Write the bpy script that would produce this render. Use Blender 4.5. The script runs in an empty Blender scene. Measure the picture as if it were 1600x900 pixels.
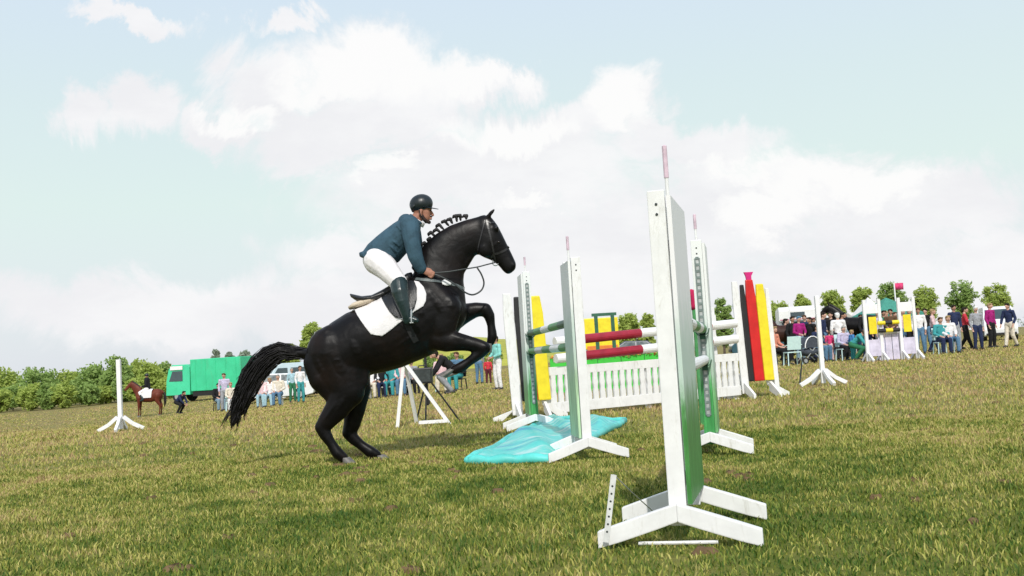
import bpy, bmesh, math, random
import numpy as np
from mathutils import Vector, Matrix, Euler
from mathutils.bvhtree import BVHTree

R = math.radians
rnd = random.Random(7)
nrg = np.random.default_rng(11)
scene = bpy.context.scene
C = scene.collection

# ------------------------------------------------------------------ camera
F, CX, CY = 1600.0, 800.0, 450.0          # picture units of a 1600 x 900 frame
EYE = 0.95
PITCH, ROLL = math.atan(108.8 / 1600.0), R(-3.5)
CAMR = Matrix.Rotation(R(90) + PITCH, 3, 'X') @ Matrix.Rotation(ROLL, 3, 'Z')
cam_d = bpy.data.cameras.new('camera')
cam = bpy.data.objects.new('camera', cam_d)
C.objects.link(cam)
cam.matrix_world = Matrix.Translation((0, 0, EYE)) @ CAMR.to_4x4()
cam_d.sensor_width = 36.0
cam_d.lens = 36.0 * F / 1600.0
cam_d.clip_start = 0.05
cam_d.clip_end = 20000
scene.camera = cam

# ------------------------------------------------------------------ light, sky, exposure
SUN_EL = R(40)
SUN_DIR = Vector((0.03, -1.0, 0)).normalized() * math.cos(SUN_EL) + Vector((0, 0, math.sin(SUN_EL)))
sd = bpy.data.lights.new('sun', 'SUN')
sd.energy = 3.1
sd.angle = R(0.6)
sd.color = (1.0, 0.955, 0.88)
sun = bpy.data.objects.new('sun', sd)
C.objects.link(sun)
sun.rotation_euler = (-SUN_DIR).to_track_quat('-Z', 'Y').to_euler()
scene.view_settings.view_transform = 'Standard'
scene.view_settings.look = 'None'
scene.view_settings.exposure = 0.0
scene.view_settings.gamma = 1.0
SKY_STRENGTH = 0.15
KS = 1.0 / (SKY_STRENGTH * 2 ** scene.view_settings.exposure)   # sky colours below are written as they come out

world = bpy.data.worlds.new("World")
scene.world = world
world.use_nodes = True


class NT:
    """tiny node-tree writer"""
    def __init__(s, tree):
        s.t = tree
        s.n = tree.nodes
        s.l = tree.links

    def node(s, typ, **kw):
        n = s.n.new(typ)
        for k, v in kw.items():
            setattr(n, k, v)
        return n

    def put(s, sock, val):
        if isinstance(val, bpy.types.NodeSocket):
            s.l.new(val, sock)
        elif val is not None:
            sock.default_value = val

    def math(s, op, a, b=None, c=None, clamp=False):
        n = s.node('ShaderNodeMath', operation=op, use_clamp=clamp)
        s.put(n.inputs[0], a)
        s.put(n.inputs[1], b)
        s.put(n.inputs[2], c)
        return n.outputs[0]

    def vmath(s, op, a, b=None):
        n = s.node('ShaderNodeVectorMath', operation=op)
        s.put(n.inputs[0], a)
        s.put(n.inputs[1], b)
        return n.outputs[1] if op in ('LENGTH', 'DOT_PRODUCT') else n.outputs[0]

    def noise(s, vec, scale, detail=4, rough=0.55, dist=0.0, color=False):
        n = s.node('ShaderNodeTexNoise')
        s.put(n.inputs['Vector'], vec)
        n.inputs['Scale'].default_value = scale
        n.inputs['Detail'].default_value = detail
        n.inputs['Roughness'].default_value = rough
        n.inputs['Distortion'].default_value = dist
        return n.outputs['Color'] if color else n.outputs['Fac']

    def ramp(s, fac, stops, interp='LINEAR'):
        n = s.node('ShaderNodeValToRGB')
        cr = n.color_ramp
        cr.interpolation = interp
        while len(cr.elements) < len(stops):
            cr.elements.new(0.5)
        for e, (p, c) in zip(cr.elements, stops):
            e.position = p
            e.color = (*c, 1) if len(c) == 3 else c
        s.put(n.inputs[0], fac)
        return n.outputs[0]

    def mix(s, fac, a, b, mode='MIX'):
        n = s.node('ShaderNodeMix', data_type='RGBA', blend_type=mode)
        s.put(n.inputs[0], fac)
        for sock, v in ((n.inputs[6], a), (n.inputs[7], b)):
            s.put(sock, (*v, 1) if isinstance(v, tuple) and len(v) == 3 else v)
        return n.outputs[2]

    def smooth(s, x, lo, hi):
        n = s.node('ShaderNodeMapRange', interpolation_type='SMOOTHSTEP')
        s.put(n.inputs[0], x)
        n.inputs[1].default_value = lo
        n.inputs[2].default_value = hi
        return n.outputs[0]


def azel(px, py):
    d = CAMR @ Vector(((px - CX) / F, -(py - CY) / F, -1))
    d.normalize()
    return math.atan2(d.x, d.y), math.asin(d.z)


def ks(*c):
    return tuple(v * KS for v in c)


def build_sky():
    T = NT(world.node_tree)
    bg = T.n['Background']
    sky = T.node('ShaderNodeTexSky', sky_type='NISHITA')
    sky.sun_disc = False
    sky.sun_elevation = SUN_EL
    sky.sun_rotation = math.atan2(SUN_DIR.x, SUN_DIR.y)
    sky.air_density = 1.0
    sky.dust_density = 2.2
    sky.ozone_density = 1.0
    gen = T.node('ShaderNodeTexCoord').outputs['Generated']
    d = T.vmath('NORMALIZE', gen)
    sx = T.node('ShaderNodeSeparateXYZ')
    T.put(sx.inputs[0], d)
    az = T.math('ARCTAN2', sx.outputs[0], sx.outputs[1])
    el = T.math('ARCSINE', sx.outputs[2])
    cb = T.node('ShaderNodeCombineXYZ')
    T.put(cb.inputs[0], az)
    T.put(cb.inputs[1], el)
    p = cb.outputs[0]
    wob = T.noise(d, 7.0, 9, 0.66, 0.4, color=True)
    wob = T.vmath('SUBTRACT', wob, (0.5, 0.5, 0.5))
    wob = T.vmath('MULTIPLY', wob, (0.26, 0.17, 0.0))
    p = T.vmath('ADD', p, wob)

    def blobs(lst):
        acc = None
        for px, py, rx, ry in lst:
            a, e = azel(px, py)
            q = T.vmath('SUBTRACT', p, (a, e, 0))
            q = T.vmath('MULTIPLY', q, (F / rx, F / ry, 0))
            v = T.math('SUBTRACT', 1.0, T.vmath('LENGTH', q))
            acc = v if acc is None else T.math('MAXIMUM', acc, v)
        return acc
    main = blobs([(560, 130, 150, 85), (410, 150, 110, 70), (640, 165, 170, 70), (740, 150, 110, 40),
                  (980, 190, 110, 75), (860, 225, 170, 60), (560, 215, 260, 60), (330, 205, 80, 40), (760, 290, 330, 85),
                  (1080, 250, 150, 55), (1300, 310, 210, 75), (1180, 330, 200, 90), (950, 380, 420, 110), (1420, 330, 200, 90),
                  (640, 380, 210, 60), (190, 170, 90, 55), (215, 20, 110, 25), (440, 45, 70, 30), (700, 470, 700, 90), (250, 480, 300, 70), (1450, 440, 420, 90)])
    hn = T.noise(d, 16.0, 7, 0.62)
    # generic clouds all round, outside the part of the sky in view
    gn = T.noise(T.vmath('MULTIPLY', d, (1, 1, 2.2)), 2.6, 8, 0.6, 0.2)
    gmask = T.smooth(gn, 0.44, 0.62)
    side = T.smooth(T.math('ABSOLUTE', az), 0.42, 0.75)
    up = T.smooth(el, 0.42, 0.62)
    away = T.math('MAXIMUM', side, up)
    gmask = T.math('MULTIPLY', gmask, away)
    mask = T.math('MAXIMUM', T.smooth(T.math('ADD', main, T.math('MULTIPLY', T.math('SUBTRACT', hn, 0.5), 0.5)), -0.05, 0.5), gmask)
    # bright heads, lilac-grey bellies
    heads = blobs([(565, 110, 110, 55), (640, 135, 110, 50), (500, 140, 90, 40), (370, 190, 60, 22), (980, 165, 70, 45), (1000, 205, 60, 30),
                   (790, 225, 130, 28), (610, 275, 70, 16), (835, 313, 60, 14), (745, 145, 70, 24), (1290, 290, 110, 32), (1200, 340, 90, 40),
                   (1380, 290, 90, 40), (1170, 275, 60, 25)])
    headm = T.math('MAXIMUM', T.smooth(T.math('ADD', heads, T.math('MULTIPLY', T.math('SUBTRACT', hn, 0.5), 1.1)), -0.15, 0.5), T.math('MULTIPLY', away, T.smooth(hn, 0.42, 0.6)))
    grey = T.mix(T.smooth(T.noise(T.vmath('MULTIPLY', d, (1, 1, 2.4)), 5.0, 7, 0.62), 0.36, 0.64), ks(.875, .87, .895), ks(.955, .95, .96))
    cloud = T.mix(headm, grey, ks(1.0, .99, .985))
    # pale hazy blue to mint between the clouds: the clear-sky colour lifted by high thin haze
    veil = T.ramp(el, [(0.0, ks(.78, .81, .87)), (0.06, ks(.78, .84, .87)), (0.16, ks(.76, .89, .85)), (0.25, ks(.73, .86, .87)), (0.36, ks(.70, .82, .93)), (1.0, ks(.40, .58, .85))])
    base = T.mix(0.92, sky.outputs[0], veil)
    col = T.mix(T.math('MULTIPLY', mask, 0.93), base, cloud)
    T.put(bg.inputs['Color'], col)
    bg.inputs['Strength'].default_value = SKY_STRENGTH


build_sky()


# ------------------------------------------------------------------ picture point -> place
def ray(px, py):
    return CAMR @ Vector(((px - CX) / F, -(py - CY) / F, -1))


def W(px, py, Y):
    d = ray(px, py)
    return Vector((0, 0, EYE)) + d * (Y / d.y)


def sstep(t):
    t = min(1.0, max(0.0, t))
    return t * t * (3 - 2 * t)


def terrain(x, y):
    if y <= 1:
        return 0.0
    q = x / y
    z = -1.1 * min(1.25, max(0.0, -q / 0.36)) * sstep((y - 14) / 46)
    z += 0.14 * min(1.2, max(0.0, q / 0.3)) * sstep((y - 10) / 22)
    return z


def G(px, py):
    """point of the ground seen at a picture point"""
    d = ray(px, py)
    lo, hi = 0.5, 400.0
    f = lambda Y: EYE + d.z * Y / d.y - terrain(d.x * Y / d.y, Y)
    for _ in range(60):
        m = (lo + hi) / 2
        if f(m) > 0:
            lo = m
        else:
            hi = m
    return Vector((d.x * lo / d.y, lo, terrain(d.x * lo / d.y, lo)))


def GD(px, Y):
    """ground point at depth Y that shows in picture column px"""
    z = 0.0
    x = 0.0
    for _ in range(8):
        # column px at height z and depth Y
        a = CAMR.transposed() @ Vector((x, Y, z - EYE))
        cur = CX + F * a.x / -a.z
        x += (px - cur) * Y / F
        z = terrain(x, Y)
    return Vector((x, Y, z))


def proj(v):
    a = CAMR.transposed() @ (Vector(v) - Vector((0, 0, EYE)))
    return CX + F * a.x / -a.z, CY - F * a.y / -a.z


# ------------------------------------------------------------------ materials
MATS = {}


def mat(name, col, rough=0.6, var=0.12, scale=8.0, bump=0.0, bscale=None, spec=0.5, dirt=0.0, metal=0.0, dirtcol=(0.16, 0.13, 0.08), sheen=0.0):
    if name in MATS:
        return MATS[name]
    m = bpy.data.materials.new(name)
    m.use_nodes = True
    T = NT(m.node_tree)
    b = T.n['Principled BSDF']
    oc = T.node('ShaderNodeTexCoord').outputs['Object']
    n = T.noise(oc, scale, 5, 0.6)
    lo = tuple(max(0, c * (1 - var)) for c in col)
    hi = tuple(min(1, c * (1 + var)) for c in col)
    c = T.mix(T.smooth(n, 0.3, 0.7), lo, hi)
    if dirt > 0:
        n2 = T.noise(T.vmath('MULTIPLY', oc, (1.6, 1.6, 0.35)), scale * 1.5, 8, 0.72, 0.8)
        c = T.mix(T.math('MULTIPLY', T.smooth(n2, 0.52, 0.70), dirt), c, dirtcol)
    T.put(b.inputs['Base Color'], c)
    T.put(b.inputs['Roughness'], T.math('ADD', T.math('MULTIPLY', n, 0.2), rough - 0.1, clamp=True))
    b.inputs['Specular IOR Level'].default_value = spec
    b.inputs['Metallic'].default_value = metal
    if sheen:
        b.inputs['Sheen Weight'].default_value = sheen
    if bump > 0:
        bn = T.node('ShaderNodeBump')
        bn.inputs['Strength'].default_value = bump
        bn.inputs['Distance'].default_value = 0.01
        T.put(bn.inputs['Height'], T.noise(oc, bscale or scale * 6, 4, 0.6))
        T.put(b.inputs['Normal'], bn.outputs[0])
    MATS[name] = m
    return m


def cloth(name, col, var=0.2):
    return mat(name, col, 0.85, var, 14.0, 0.35, 60, 0.25)


# ------------------------------------------------------------------ mesh builder
class MB:
    def __init__(s):
        s.v, s.f, s.m = [], [], []
        s.mi = 0

    def add(s, vs, fs):
        o = len(s.v)
        s.v.extend(Vector(v) for v in vs)
        s.f.extend(tuple(i + o for i in f) for f in fs)
        s.m.extend([s.mi] * len(fs))
        return s

    def box(s, c, size, M=None):
        c = Vector(c)
        x, y, z = (k / 2 for k in size)
        vs = [Vector((a * x, b * y, d * z)) for d in (-1, 1) for a, b in ((-1, -1), (1, -1), (1, 1), (-1, 1))]
        if M is not None:
            vs = [M @ v for v in vs]
        return s.add([v + c for v in vs], [(3, 2, 1, 0), (4, 5, 6, 7), (0, 1, 5, 4), (1, 2, 6, 5), (2, 3, 7, 6), (3, 0, 4, 7)])

    def beam(s, p0, p1, w, h, up=(0, 0, 1)):
        """square bar from p0 to p1, w across, h along up"""
        p0, p1 = Vector(p0), Vector(p1)
        t = (p1 - p0).normalized()
        side = t.cross(Vector(up))
        if side.length < 1e-4:
            side = t.cross(Vector((1, 0, 0)))
        side.normalize()
        u = side.cross(t).normalized()
        vs = []
        for p in (p0, p1):
            for a, b in ((-1, -1), (1, -1), (1, 1), (-1, 1)):
                vs.append(p + side * (a * w / 2) + u * (b * h / 2))
        return s.add(vs, [(0, 1, 2, 3), (7, 6, 5, 4), (0, 4, 5, 1), (1, 5, 6, 2), (2, 6, 7, 3), (3, 7, 4, 0)])

    def tube(s, pts, rad, n=8, cap=True, ry=1.0, refn=None):
        pts = [Vector(p) for p in pts]
        if not isinstance(rad, (list, tuple)):
            rad = [rad] * len(pts)
        vs, fs = [], []
        pn = None
        for i, p in enumerate(pts):
            t = (pts[min(i + 1, len(pts) - 1)] - pts[max(i - 1, 0)])
            t = t.normalized() if t.length > 1e-9 else Vector((0, 0, 1))
            if pn is None:
                a = Vector(refn) if refn is not None else (Vector((0, 1, 0)) if abs(t.y) < 0.9 else Vector((1, 0, 0)))
                n1 = (a - t * a.dot(t)).normalized()
            else:
                n1 = pn - t * pn.dot(t)
                n1 = n1.normalized() if n1.length > 1e-6 else pn
            pn = n1
            n2 = t.cross(n1)
            for k in range(n):
                th = 2 * math.pi * k / n
                vs.append(p + n1 * (math.cos(th) * rad[i] * ry) + n2 * (math.sin(th) * rad[i]))
        for i in range(len(pts) - 1):
            for k in range(n):
                k2 = (k + 1) % n
                fs.append((i * n + k, i * n + k2, (i + 1) * n + k2, (i + 1) * n + k))
        if cap:
            fs.append(tuple(range(n))[::-1])
            fs.append(tuple((len(pts) - 1) * n + k for k in range(n)))
        return s.add(vs, fs)

    def ball(s, c, r, nu=12, nv=8, M=None):
        c = Vector(c)
        if not isinstance(r, (tuple, list, Vector)):
            r = (r, r, r)
        vs = [Vector((0, 0, -r[2]))]
        for j in range(1, nv):
            ph = -math.pi / 2 + math.pi * j / nv
            for i in range(nu):
                th = 2 * math.pi * i / nu
                vs.append(Vector((math.cos(th) * math.cos(ph) * r[0], math.sin(th) * math.cos(ph) * r[1], math.sin(ph) * r[2])))
        vs.append(Vector((0, 0, r[2])))
        fs = []
        for i in range(nu):
            i2 = (i + 1) % nu
            fs.append((0, 1 + i2, 1 + i))
            for j in range(nv - 2):
                a = 1 + j * nu
                fs.append((a + i, a + i2, a + nu + i2, a + nu + i))
            a = 1 + (nv - 2) * nu
            fs.append((a + i, a + i2, len(vs) - 1))
        if M is not None:
            vs = [M @ v for v in vs]
        return s.add([v + c for v in vs], fs)

    def chain(s, pts, rad, lat=1.0, n=14):
        """tapered capsule chain (closed shells that overlap; meant to be fused)"""
        pts = [Vector(p) for p in pts]
        if not isinstance(lat, (list, tuple)):
            lat = [lat] * len(pts)
        for p, r, l in zip(pts, rad, lat):
            s.ball(p, (r, r * l, r), 14, 10)
        for i in range(len(pts) - 1):
            p, q = pts[i], pts[i + 1]
            t = (q - p)
            if t.length < 1e-6:
                continue
            t.normalize()
            a = Vector((0, 1, 0)) if abs(t.y) < 0.95 else Vector((1, 0, 0))
            n2 = (a - t * a.dot(t)).normalized()
            n1 = t.cross(n2)
            vs = []
            for c, r, l in ((p, rad[i], lat[i]), (q, rad[i + 1], lat[i + 1])):
                for k in range(n):
                    th = 2 * math.pi * k / n
                    vs.append(c + n1 * (math.cos(th) * r) + n2 * (math.sin(th) * r * l))
            fs = [(k, (k + 1) % n, n + (k + 1) % n, n + k) for k in range(n)]
            fs += [tuple(range(n))[::-1], tuple(n + k for k in range(n))]
            s.add(vs, fs)
        return s

    def loft(s, secs, n=24, ex=2.0):
        """secs: (upper point, lower point, half width along Y)"""
        vs, fs = [], []
        for a, b, hw in secs:
            a, b = Vector(a), Vector(b)
            c = (a + b) / 2
            h = (a - b) / 2
            for k in range(n):
                th = 2 * math.pi * k / n
                ct, st = math.cos(th), math.sin(th)
                ct = math.copysign(abs(ct) ** (2 / ex), ct)
                st = math.copysign(abs(st) ** (2 / ex), st)
                vs.append(c + h * ct + Vector((0, hw * st, 0)))
        m = len(secs)
        for i in range(m - 1):
            for k in range(n):
                k2 = (k + 1) % n
                fs.append((i * n + k, i * n + k2, (i + 1) * n + k2, (i + 1) * n + k))
        fs.append(tuple(range(n))[::-1])
        fs.append(tuple((m - 1) * n + k for k in range(n)))
        return s.add(vs, fs)

    def prism(s, poly, y0, y1):
        """polygon in x,z extruded along y"""
        n = len(poly)
        vs = [Vector((x, y0, z)) for x, z in poly] + [Vector((x, y1, z)) for x, z in poly]
        fs = [tuple(range(n)), tuple(range(2 * n - 1, n - 1, -1))]
        fs += [((k + 1) % n, k, n + k, n + (k + 1) % n) for k in range(n)]
        return s.add(vs, fs)

    def mesh(s, name, mats, origin=(0, 0, 0), smooth=False, bevel=0.0):
        o = Vector(origin)
        me = bpy.data.meshes.new(name)
        me.from_pydata([tuple(v - o) for v in s.v], [], s.f)
        for m in (mats if isinstance(mats, (list, tuple)) else [mats]):
            me.materials.append(m)
        me.polygons.foreach_set('material_index', s.m)
        bm = bmesh.new()
        bm.from_mesh(me)
        bmesh.ops.recalc_face_normals(bm, faces=bm.faces)
        if bevel > 0:
            es = [e for e in bm.edges if len(e.link_faces) == 2 and e.calc_face_angle(0) > 0.6]
            bmesh.ops.bevel(bm, geom=es, offset=bevel, segments=2, affect='EDGES', profile=0.6)
        bm.to_mesh(me)
        bm.free()
        if smooth:
            me.polygons.foreach_set('use_smooth', [True] * len(me.polygons))
        me.update()
        return me


def fuse(mb, name, mats, origin=(0, 0, 0), voxel=0.012, smooth=5, factor=0.5):
    """melt overlapping closed shells into one continuous surface"""
    me = mb.mesh(name + '_tmp', mats, origin)
    ob = bpy.data.objects.new(name + '_tmp', me)
    C.objects.link(ob)
    r = ob.modifiers.new('r', 'REMESH')
    r.mode = 'VOXEL'
    r.voxel_size = voxel
    r.use_smooth_shade = True
    if smooth:
        sm = ob.modifiers.new('s', 'SMOOTH')
        sm.iterations = smooth
        sm.factor = factor
    dg = bpy.context.evaluated_depsgraph_get()
    out = bpy.data.meshes.new_from_object(ob.evaluated_get(dg))
    out.name = name
    bpy.data.objects.remove(ob)
    bpy.data.meshes.remove(me)
    out.materials.clear()
    for m in (mats if isinstance(mats, (list, tuple)) else [mats]):
        out.materials.append(m)
    out.polygons.foreach_set('use_smooth', [True] * len(out.polygons))
    out.polygons.foreach_set('material_index', [0] * len(out.polygons))
    out.update()
    return out


def thing(name, label, cat, loc=(0, 0, 0), rz=0.0, group=None):
    o = bpy.data.objects.new(name, None)
    C.objects.link(o)
    o.empty_display_size = 0.2
    o.location = loc
    o.rotation_euler = (0, 0, rz)
    tag(o, label, cat, group)
    return o


def tag(o, label, cat, group=None):
    o['label'] = label
    o['category'] = cat
    if group:
        o['group'] = group
    return o


def part(name, me, parent=None, label=None):
    o = bpy.data.objects.new(name, me)
    C.objects.link(o)
    if parent is not None:
        o.parent = parent
    if label:
        o['label'] = label
    return o


def dup(root, loc, rz, label, group=None, scale=None):
    r = root.copy()
    C.objects.link(r)
    r.location = loc
    r.rotation_euler = (0, 0, rz)
    r['label'] = label
    if group:
        r['group'] = group
    if scale:
        r.scale = (scale,) * 3
    for ch in root.children:
        c = ch.copy()
        C.objects.link(c)
        c.parent = r
        for g in ch.children:
            d = g.copy()
            C.objects.link(d)
            d.parent = c
    return r

# ------------------------------------------------------------------ ground
def ground_material():
    m = bpy.data.materials.new('meadow')
    m.use_nodes = True
    T = NT(m.node_tree)
    b = T.n['Principled BSDF']
    g = T.node('ShaderNodeNewGeometry')
    P = g.outputs['Position']
    a = T.noise(P, 0.35, 6, 0.65)
    c = T.noise(P, 3.2, 6, 0.7)
    e = T.noise(P, 28.0, 4, 0.7)
    sx = T.node('ShaderNodeSeparateXYZ')
    T.put(sx.inputs[0], P)
    y_grade = T.smooth(T.math('ADD', sx.outputs[1], T.math('MULTIPLY', T.math('SUBTRACT', a, 0.5), 9.0)), 3.0, 20.0)  # ground colour goes from darker green near the camera to straw farther off
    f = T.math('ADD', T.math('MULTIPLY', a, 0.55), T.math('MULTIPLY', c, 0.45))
    f = T.math('ADD', f, T.math('MULTIPLY', T.math('SUBTRACT', y_grade, 0.5), 0.17))
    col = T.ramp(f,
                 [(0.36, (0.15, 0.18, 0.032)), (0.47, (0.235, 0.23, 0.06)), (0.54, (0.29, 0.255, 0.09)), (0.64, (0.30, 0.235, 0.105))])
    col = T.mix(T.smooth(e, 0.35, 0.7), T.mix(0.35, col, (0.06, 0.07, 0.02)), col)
    T.put(b.inputs['Base Color'], col)
    b.inputs['Roughness'].default_value = 0.95
    b.inputs['Specular IOR Level'].default_value = 0.1
    bn = T.node('ShaderNodeBump')
    bn.inputs['Strength'].default_value = 0.7
    bn.inputs['Distance'].default_value = 0.03
    T.put(bn.inputs['Height'], T.noise(P, 40.0, 5, 0.7))
    T.put(b.inputs['Normal'], bn.outputs[0])
    return m


def geo_steps(a, b, n):
    return [a * (b / a) ** (i / (n - 1)) for i in range(n)]


def build_ground():
    ys = [-400, -100, -30, -10, -3] + [0.5 + k * 0.5 for k in range(30)] + geo_steps(16, 6000, 70)
    q = [-30, -8, -3] + [-1.2 + 2.4 * k / 60 for k in range(61)] + [3, 8, 30]
    vs, fs = [], []
    for y in ys:
        for t in q:
            w = max(abs(y), 3.0)
            x = t * w
            vs.append((x, y, terrain(x, y)))
    n = len(q)
    for j in range(len(ys) - 1):
        for i in range(n - 1):
            fs.append((j * n + i, j * n + i + 1, (j + 1) * n + i + 1, (j + 1) * n + i))
    me = bpy.data.meshes.new('ground')
    me.from_pydata(vs, [], fs)
    me.polygons.foreach_set('use_smooth', [True] * len(fs))
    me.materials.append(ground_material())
    o = part('ground', me)
    o['kind'] = 'structure'


build_ground()


def build_grass():
    m = bpy.data.materials.new('grass_blade')
    m.use_nodes = True
    T = NT(m.node_tree)
    b = T.n['Principled BSDF']
    g = T.node('ShaderNodeNewGeometry')
    P = g.outputs['Position']
    rp = g.outputs['Random Per Island']
    a = T.noise(P, 0.35, 6, 0.65)
    c = T.noise(P, 3.2, 6, 0.7)
    f = T.math('ADD', T.math('MULTIPLY', a, 0.55), T.math('MULTIPLY', c, 0.45))
    sx = T.node('ShaderNodeSeparateXYZ')
    T.put(sx.inputs[0], P)
    y_grade = T.smooth(T.math('ADD', sx.outputs[1], T.math('MULTIPLY', T.math('SUBTRACT', a, 0.5), 9.0)), 3.0, 20.0)  # blades turn darker and greener towards the camera, yellower with distance
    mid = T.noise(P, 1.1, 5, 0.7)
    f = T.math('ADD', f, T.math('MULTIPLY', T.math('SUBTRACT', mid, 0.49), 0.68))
    f = T.math('ADD', f, T.math('MULTIPLY', T.math('SUBTRACT', y_grade, 0.5), 0.20))
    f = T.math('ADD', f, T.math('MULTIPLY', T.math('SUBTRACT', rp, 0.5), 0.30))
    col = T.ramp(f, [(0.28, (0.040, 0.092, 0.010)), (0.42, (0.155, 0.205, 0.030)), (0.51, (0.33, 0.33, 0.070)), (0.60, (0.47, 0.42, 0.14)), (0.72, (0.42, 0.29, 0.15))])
    T.put(b.inputs['Base Color'], col)
    b.inputs['Roughness'].default_value = 0.65
    b.inputs['Specular IOR Level'].default_value = 0.25
    N = 400000
    # about even per square metre to 11 m, thinning beyond; blades get broader as they thin
    u = nrg.random(N)
    y0, y1 = 3.4, 95.0
    yy = np.where(u < 0.52, np.sqrt(y0 ** 2 + (11.5 ** 2 - y0 ** 2) * (u / 0.52)), 11.5 * (y1 / 11.5) ** ((u - 0.52) / 0.48))
    qq = nrg.uniform(-0.60, 0.60, N)
    x = qq * yy
    z = np.array([terrain(float(a_), float(b_)) for a_, b_ in zip(x, yy)])
    # tufts: blades crowd towards patch centres
    tuft = 0.5 + 0.5 * np.sin(x * 5.1 + 2.0 * np.sin(yy * 2.3)) * np.sin(yy * 4.7 + 1.7 * np.sin(x * 3.1))
    h = (0.014 + 0.030 * nrg.random(N) ** 1.5) * (0.65 + 0.7 * tuft)
    far = np.clip(yy / 10.0, 0.8, 9.0)
    h *= np.clip(far, 0.9, 1.6)
    w = 0.0042 * far * nrg.uniform(0.7, 1.4, N)
    th = nrg.uniform(0, 2 * math.pi, N)
    lean = nrg.uniform(0.1, 1.1, N) * h
    ph = nrg.uniform(0, 2 * math.pi, N)
    dx, dy = np.cos(th) * w, np.sin(th) * w
    lx, ly = np.cos(ph) * lean, np.sin(ph) * lean
    V = np.zeros((N, 5, 3), np.float32)
    V[:, 0] = np.stack([x - dx, yy - dy, z - 0.004], 1)
    V[:, 1] = np.stack([x + dx, yy + dy, z - 0.004], 1)
    V[:, 2] = np.stack([x + dx * .8 + lx * .35, yy + dy * .8 + ly * .35, z + h * .6], 1)
    V[:, 3] = np.stack([x - dx * .8 + lx * .35, yy - dy * .8 + ly * .35, z + h * .6], 1)
    V[:, 4] = np.stack([x + lx, yy + ly, z + h], 1)
    idx = np.arange(N)[:, None] * 5
    loops = np.concatenate([idx + [0, 1, 2, 3], idx + [3, 2, 4]], 1).astype(np.int32).ravel()
    starts = (np.arange(N)[:, None] * 7 + np.array([0, 4])).astype(np.int32).ravel()
    me = bpy.data.meshes.new('grass')
    me.vertices.add(N * 5)
    me.vertices.foreach_set('co', V.ravel())
    me.loops.add(N * 7)
    me.loops.foreach_set('vertex_index', loops)
    me.polygons.add(N * 2)
    me.polygons.foreach_set('loop_start', starts)
    me.update(calc_edges=True)
    me.validate()
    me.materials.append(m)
    o = part('grass', me)
    o['kind'] = 'stuff'
    o['label'] = 'short mown green and straw coloured grass of the showground'
    o['category'] = 'grass'


build_grass()


def turf_divots():
    # clods and bare hoof prints round the take-off and between the jumps
    DIRT = mat('bare_soil', (0.16, 0.105, 0.055), 0.95, 0.3, 12, 0.8, 60, 0.1)
    mb = MB()
    for k in range(130):
        if k < 55:
            x, y = rnd.gauss(-1.0, .8), rnd.gauss(10.4, .9)
        else:
            y = rnd.uniform(4.6, 19)
            x = rnd.uniform(-.45, .5) * y
        z = terrain(x, y)
        r = rnd.uniform(.025, .075)
        n = 9
        rr = [r * rnd.uniform(.6, 1.25) for _ in range(n)]
        a0 = rnd.uniform(0, 6)
        vs = [Vector((x + math.cos(a0 + 2 * math.pi * i / n) * rr[i] * 1.3, y + math.sin(a0 + 2 * math.pi * i / n) * rr[i], z - .003)) for i in range(n)]
        vs += [v.lerp(Vector((x, y, z)), .45) + Vector((0, 0, rnd.uniform(.014, .034))) for v in vs]
        fs = [(i, (i + 1) % n, n + (i + 1) % n, n + i) for i in range(n)] + [tuple(n + i for i in range(n))]
        mb.add(vs, fs)
    o = part('turf_divots', mb.mesh('turf_divots', DIRT, smooth=True))
    o['kind'] = 'stuff'
    o['label'] = 'small clods of bare soil kicked out of the turf'


# ------------------------------------------------------------------ paints
WHITE = mat('white_paint', (0.79, 0.79, 0.79), 0.5, 0.05, 7.0, 0.10, 30, 0.4, dirt=0.5, dirtcol=(0.44, 0.42, 0.35))
CLEANWHITE = mat('clean_white_paint', (0.82, 0.82, 0.83), 0.5, 0.04, 7.0, 0.15, 50, 0.4, dirt=0.2, dirtcol=(0.5, 0.49, 0.44))
BLACKP = mat('black_paint', (0.012, 0.012, 0.014), 0.5, 0.2, 6.0, 0.2, 40)
REDP = mat('red_paint', (0.60, 0.012, 0.012), 0.45, 0.12, 6.0, 0.2, 40)
DARKRED = mat('dark_red_paint', (0.33, 0.012, 0.035), 0.5, 0.15, 6.0, 0.2, 40)
YELLOWP = mat('yellow_paint', (0.80, 0.65, 0.02), 0.45, 0.10, 6.0, 0.2, 40)
GREENP = mat('green_paint', (0.06, 0.26, 0.08), 0.5, 0.25, 6.0, 0.25, 40, dirt=0.3, dirtcol=(0.14, 0.2, 0.08))
DARKGREENP = mat('dark_green_paint', (0.025, 0.11, 0.065), 0.5, 0.2, 6.0, 0.2, 40)
MAGENTA = mat('magenta_paint', (0.55, 0.012, 0.17), 0.5, 0.12, 6.0, 0.2, 40)
STEEL = mat('galvanised_steel', (0.52, 0.54, 0.54), 0.45, 0.12, 18.0, 0.1, 60, 0.5, metal=0.6)
DARKSTEEL = mat('dark_steel', (0.05, 0.06, 0.06), 0.5, 0.2, 18.0, 0.1, 60, 0.5, metal=0.5)
BLACKPL = mat('black_plastic', (0.014, 0.014, 0.016), 0.5, 0.2, 20.0, 0.1, 60)
MAROON = mat('maroon_band', (0.62, 0.47, 0.55), 0.55, 0.2, 12.0)


TRACKM = mat('track_steel', (0.20, 0.25, 0.24), 0.5, 0.2, 18.0, 0.1, 60, 0.5, metal=0.2)


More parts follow.
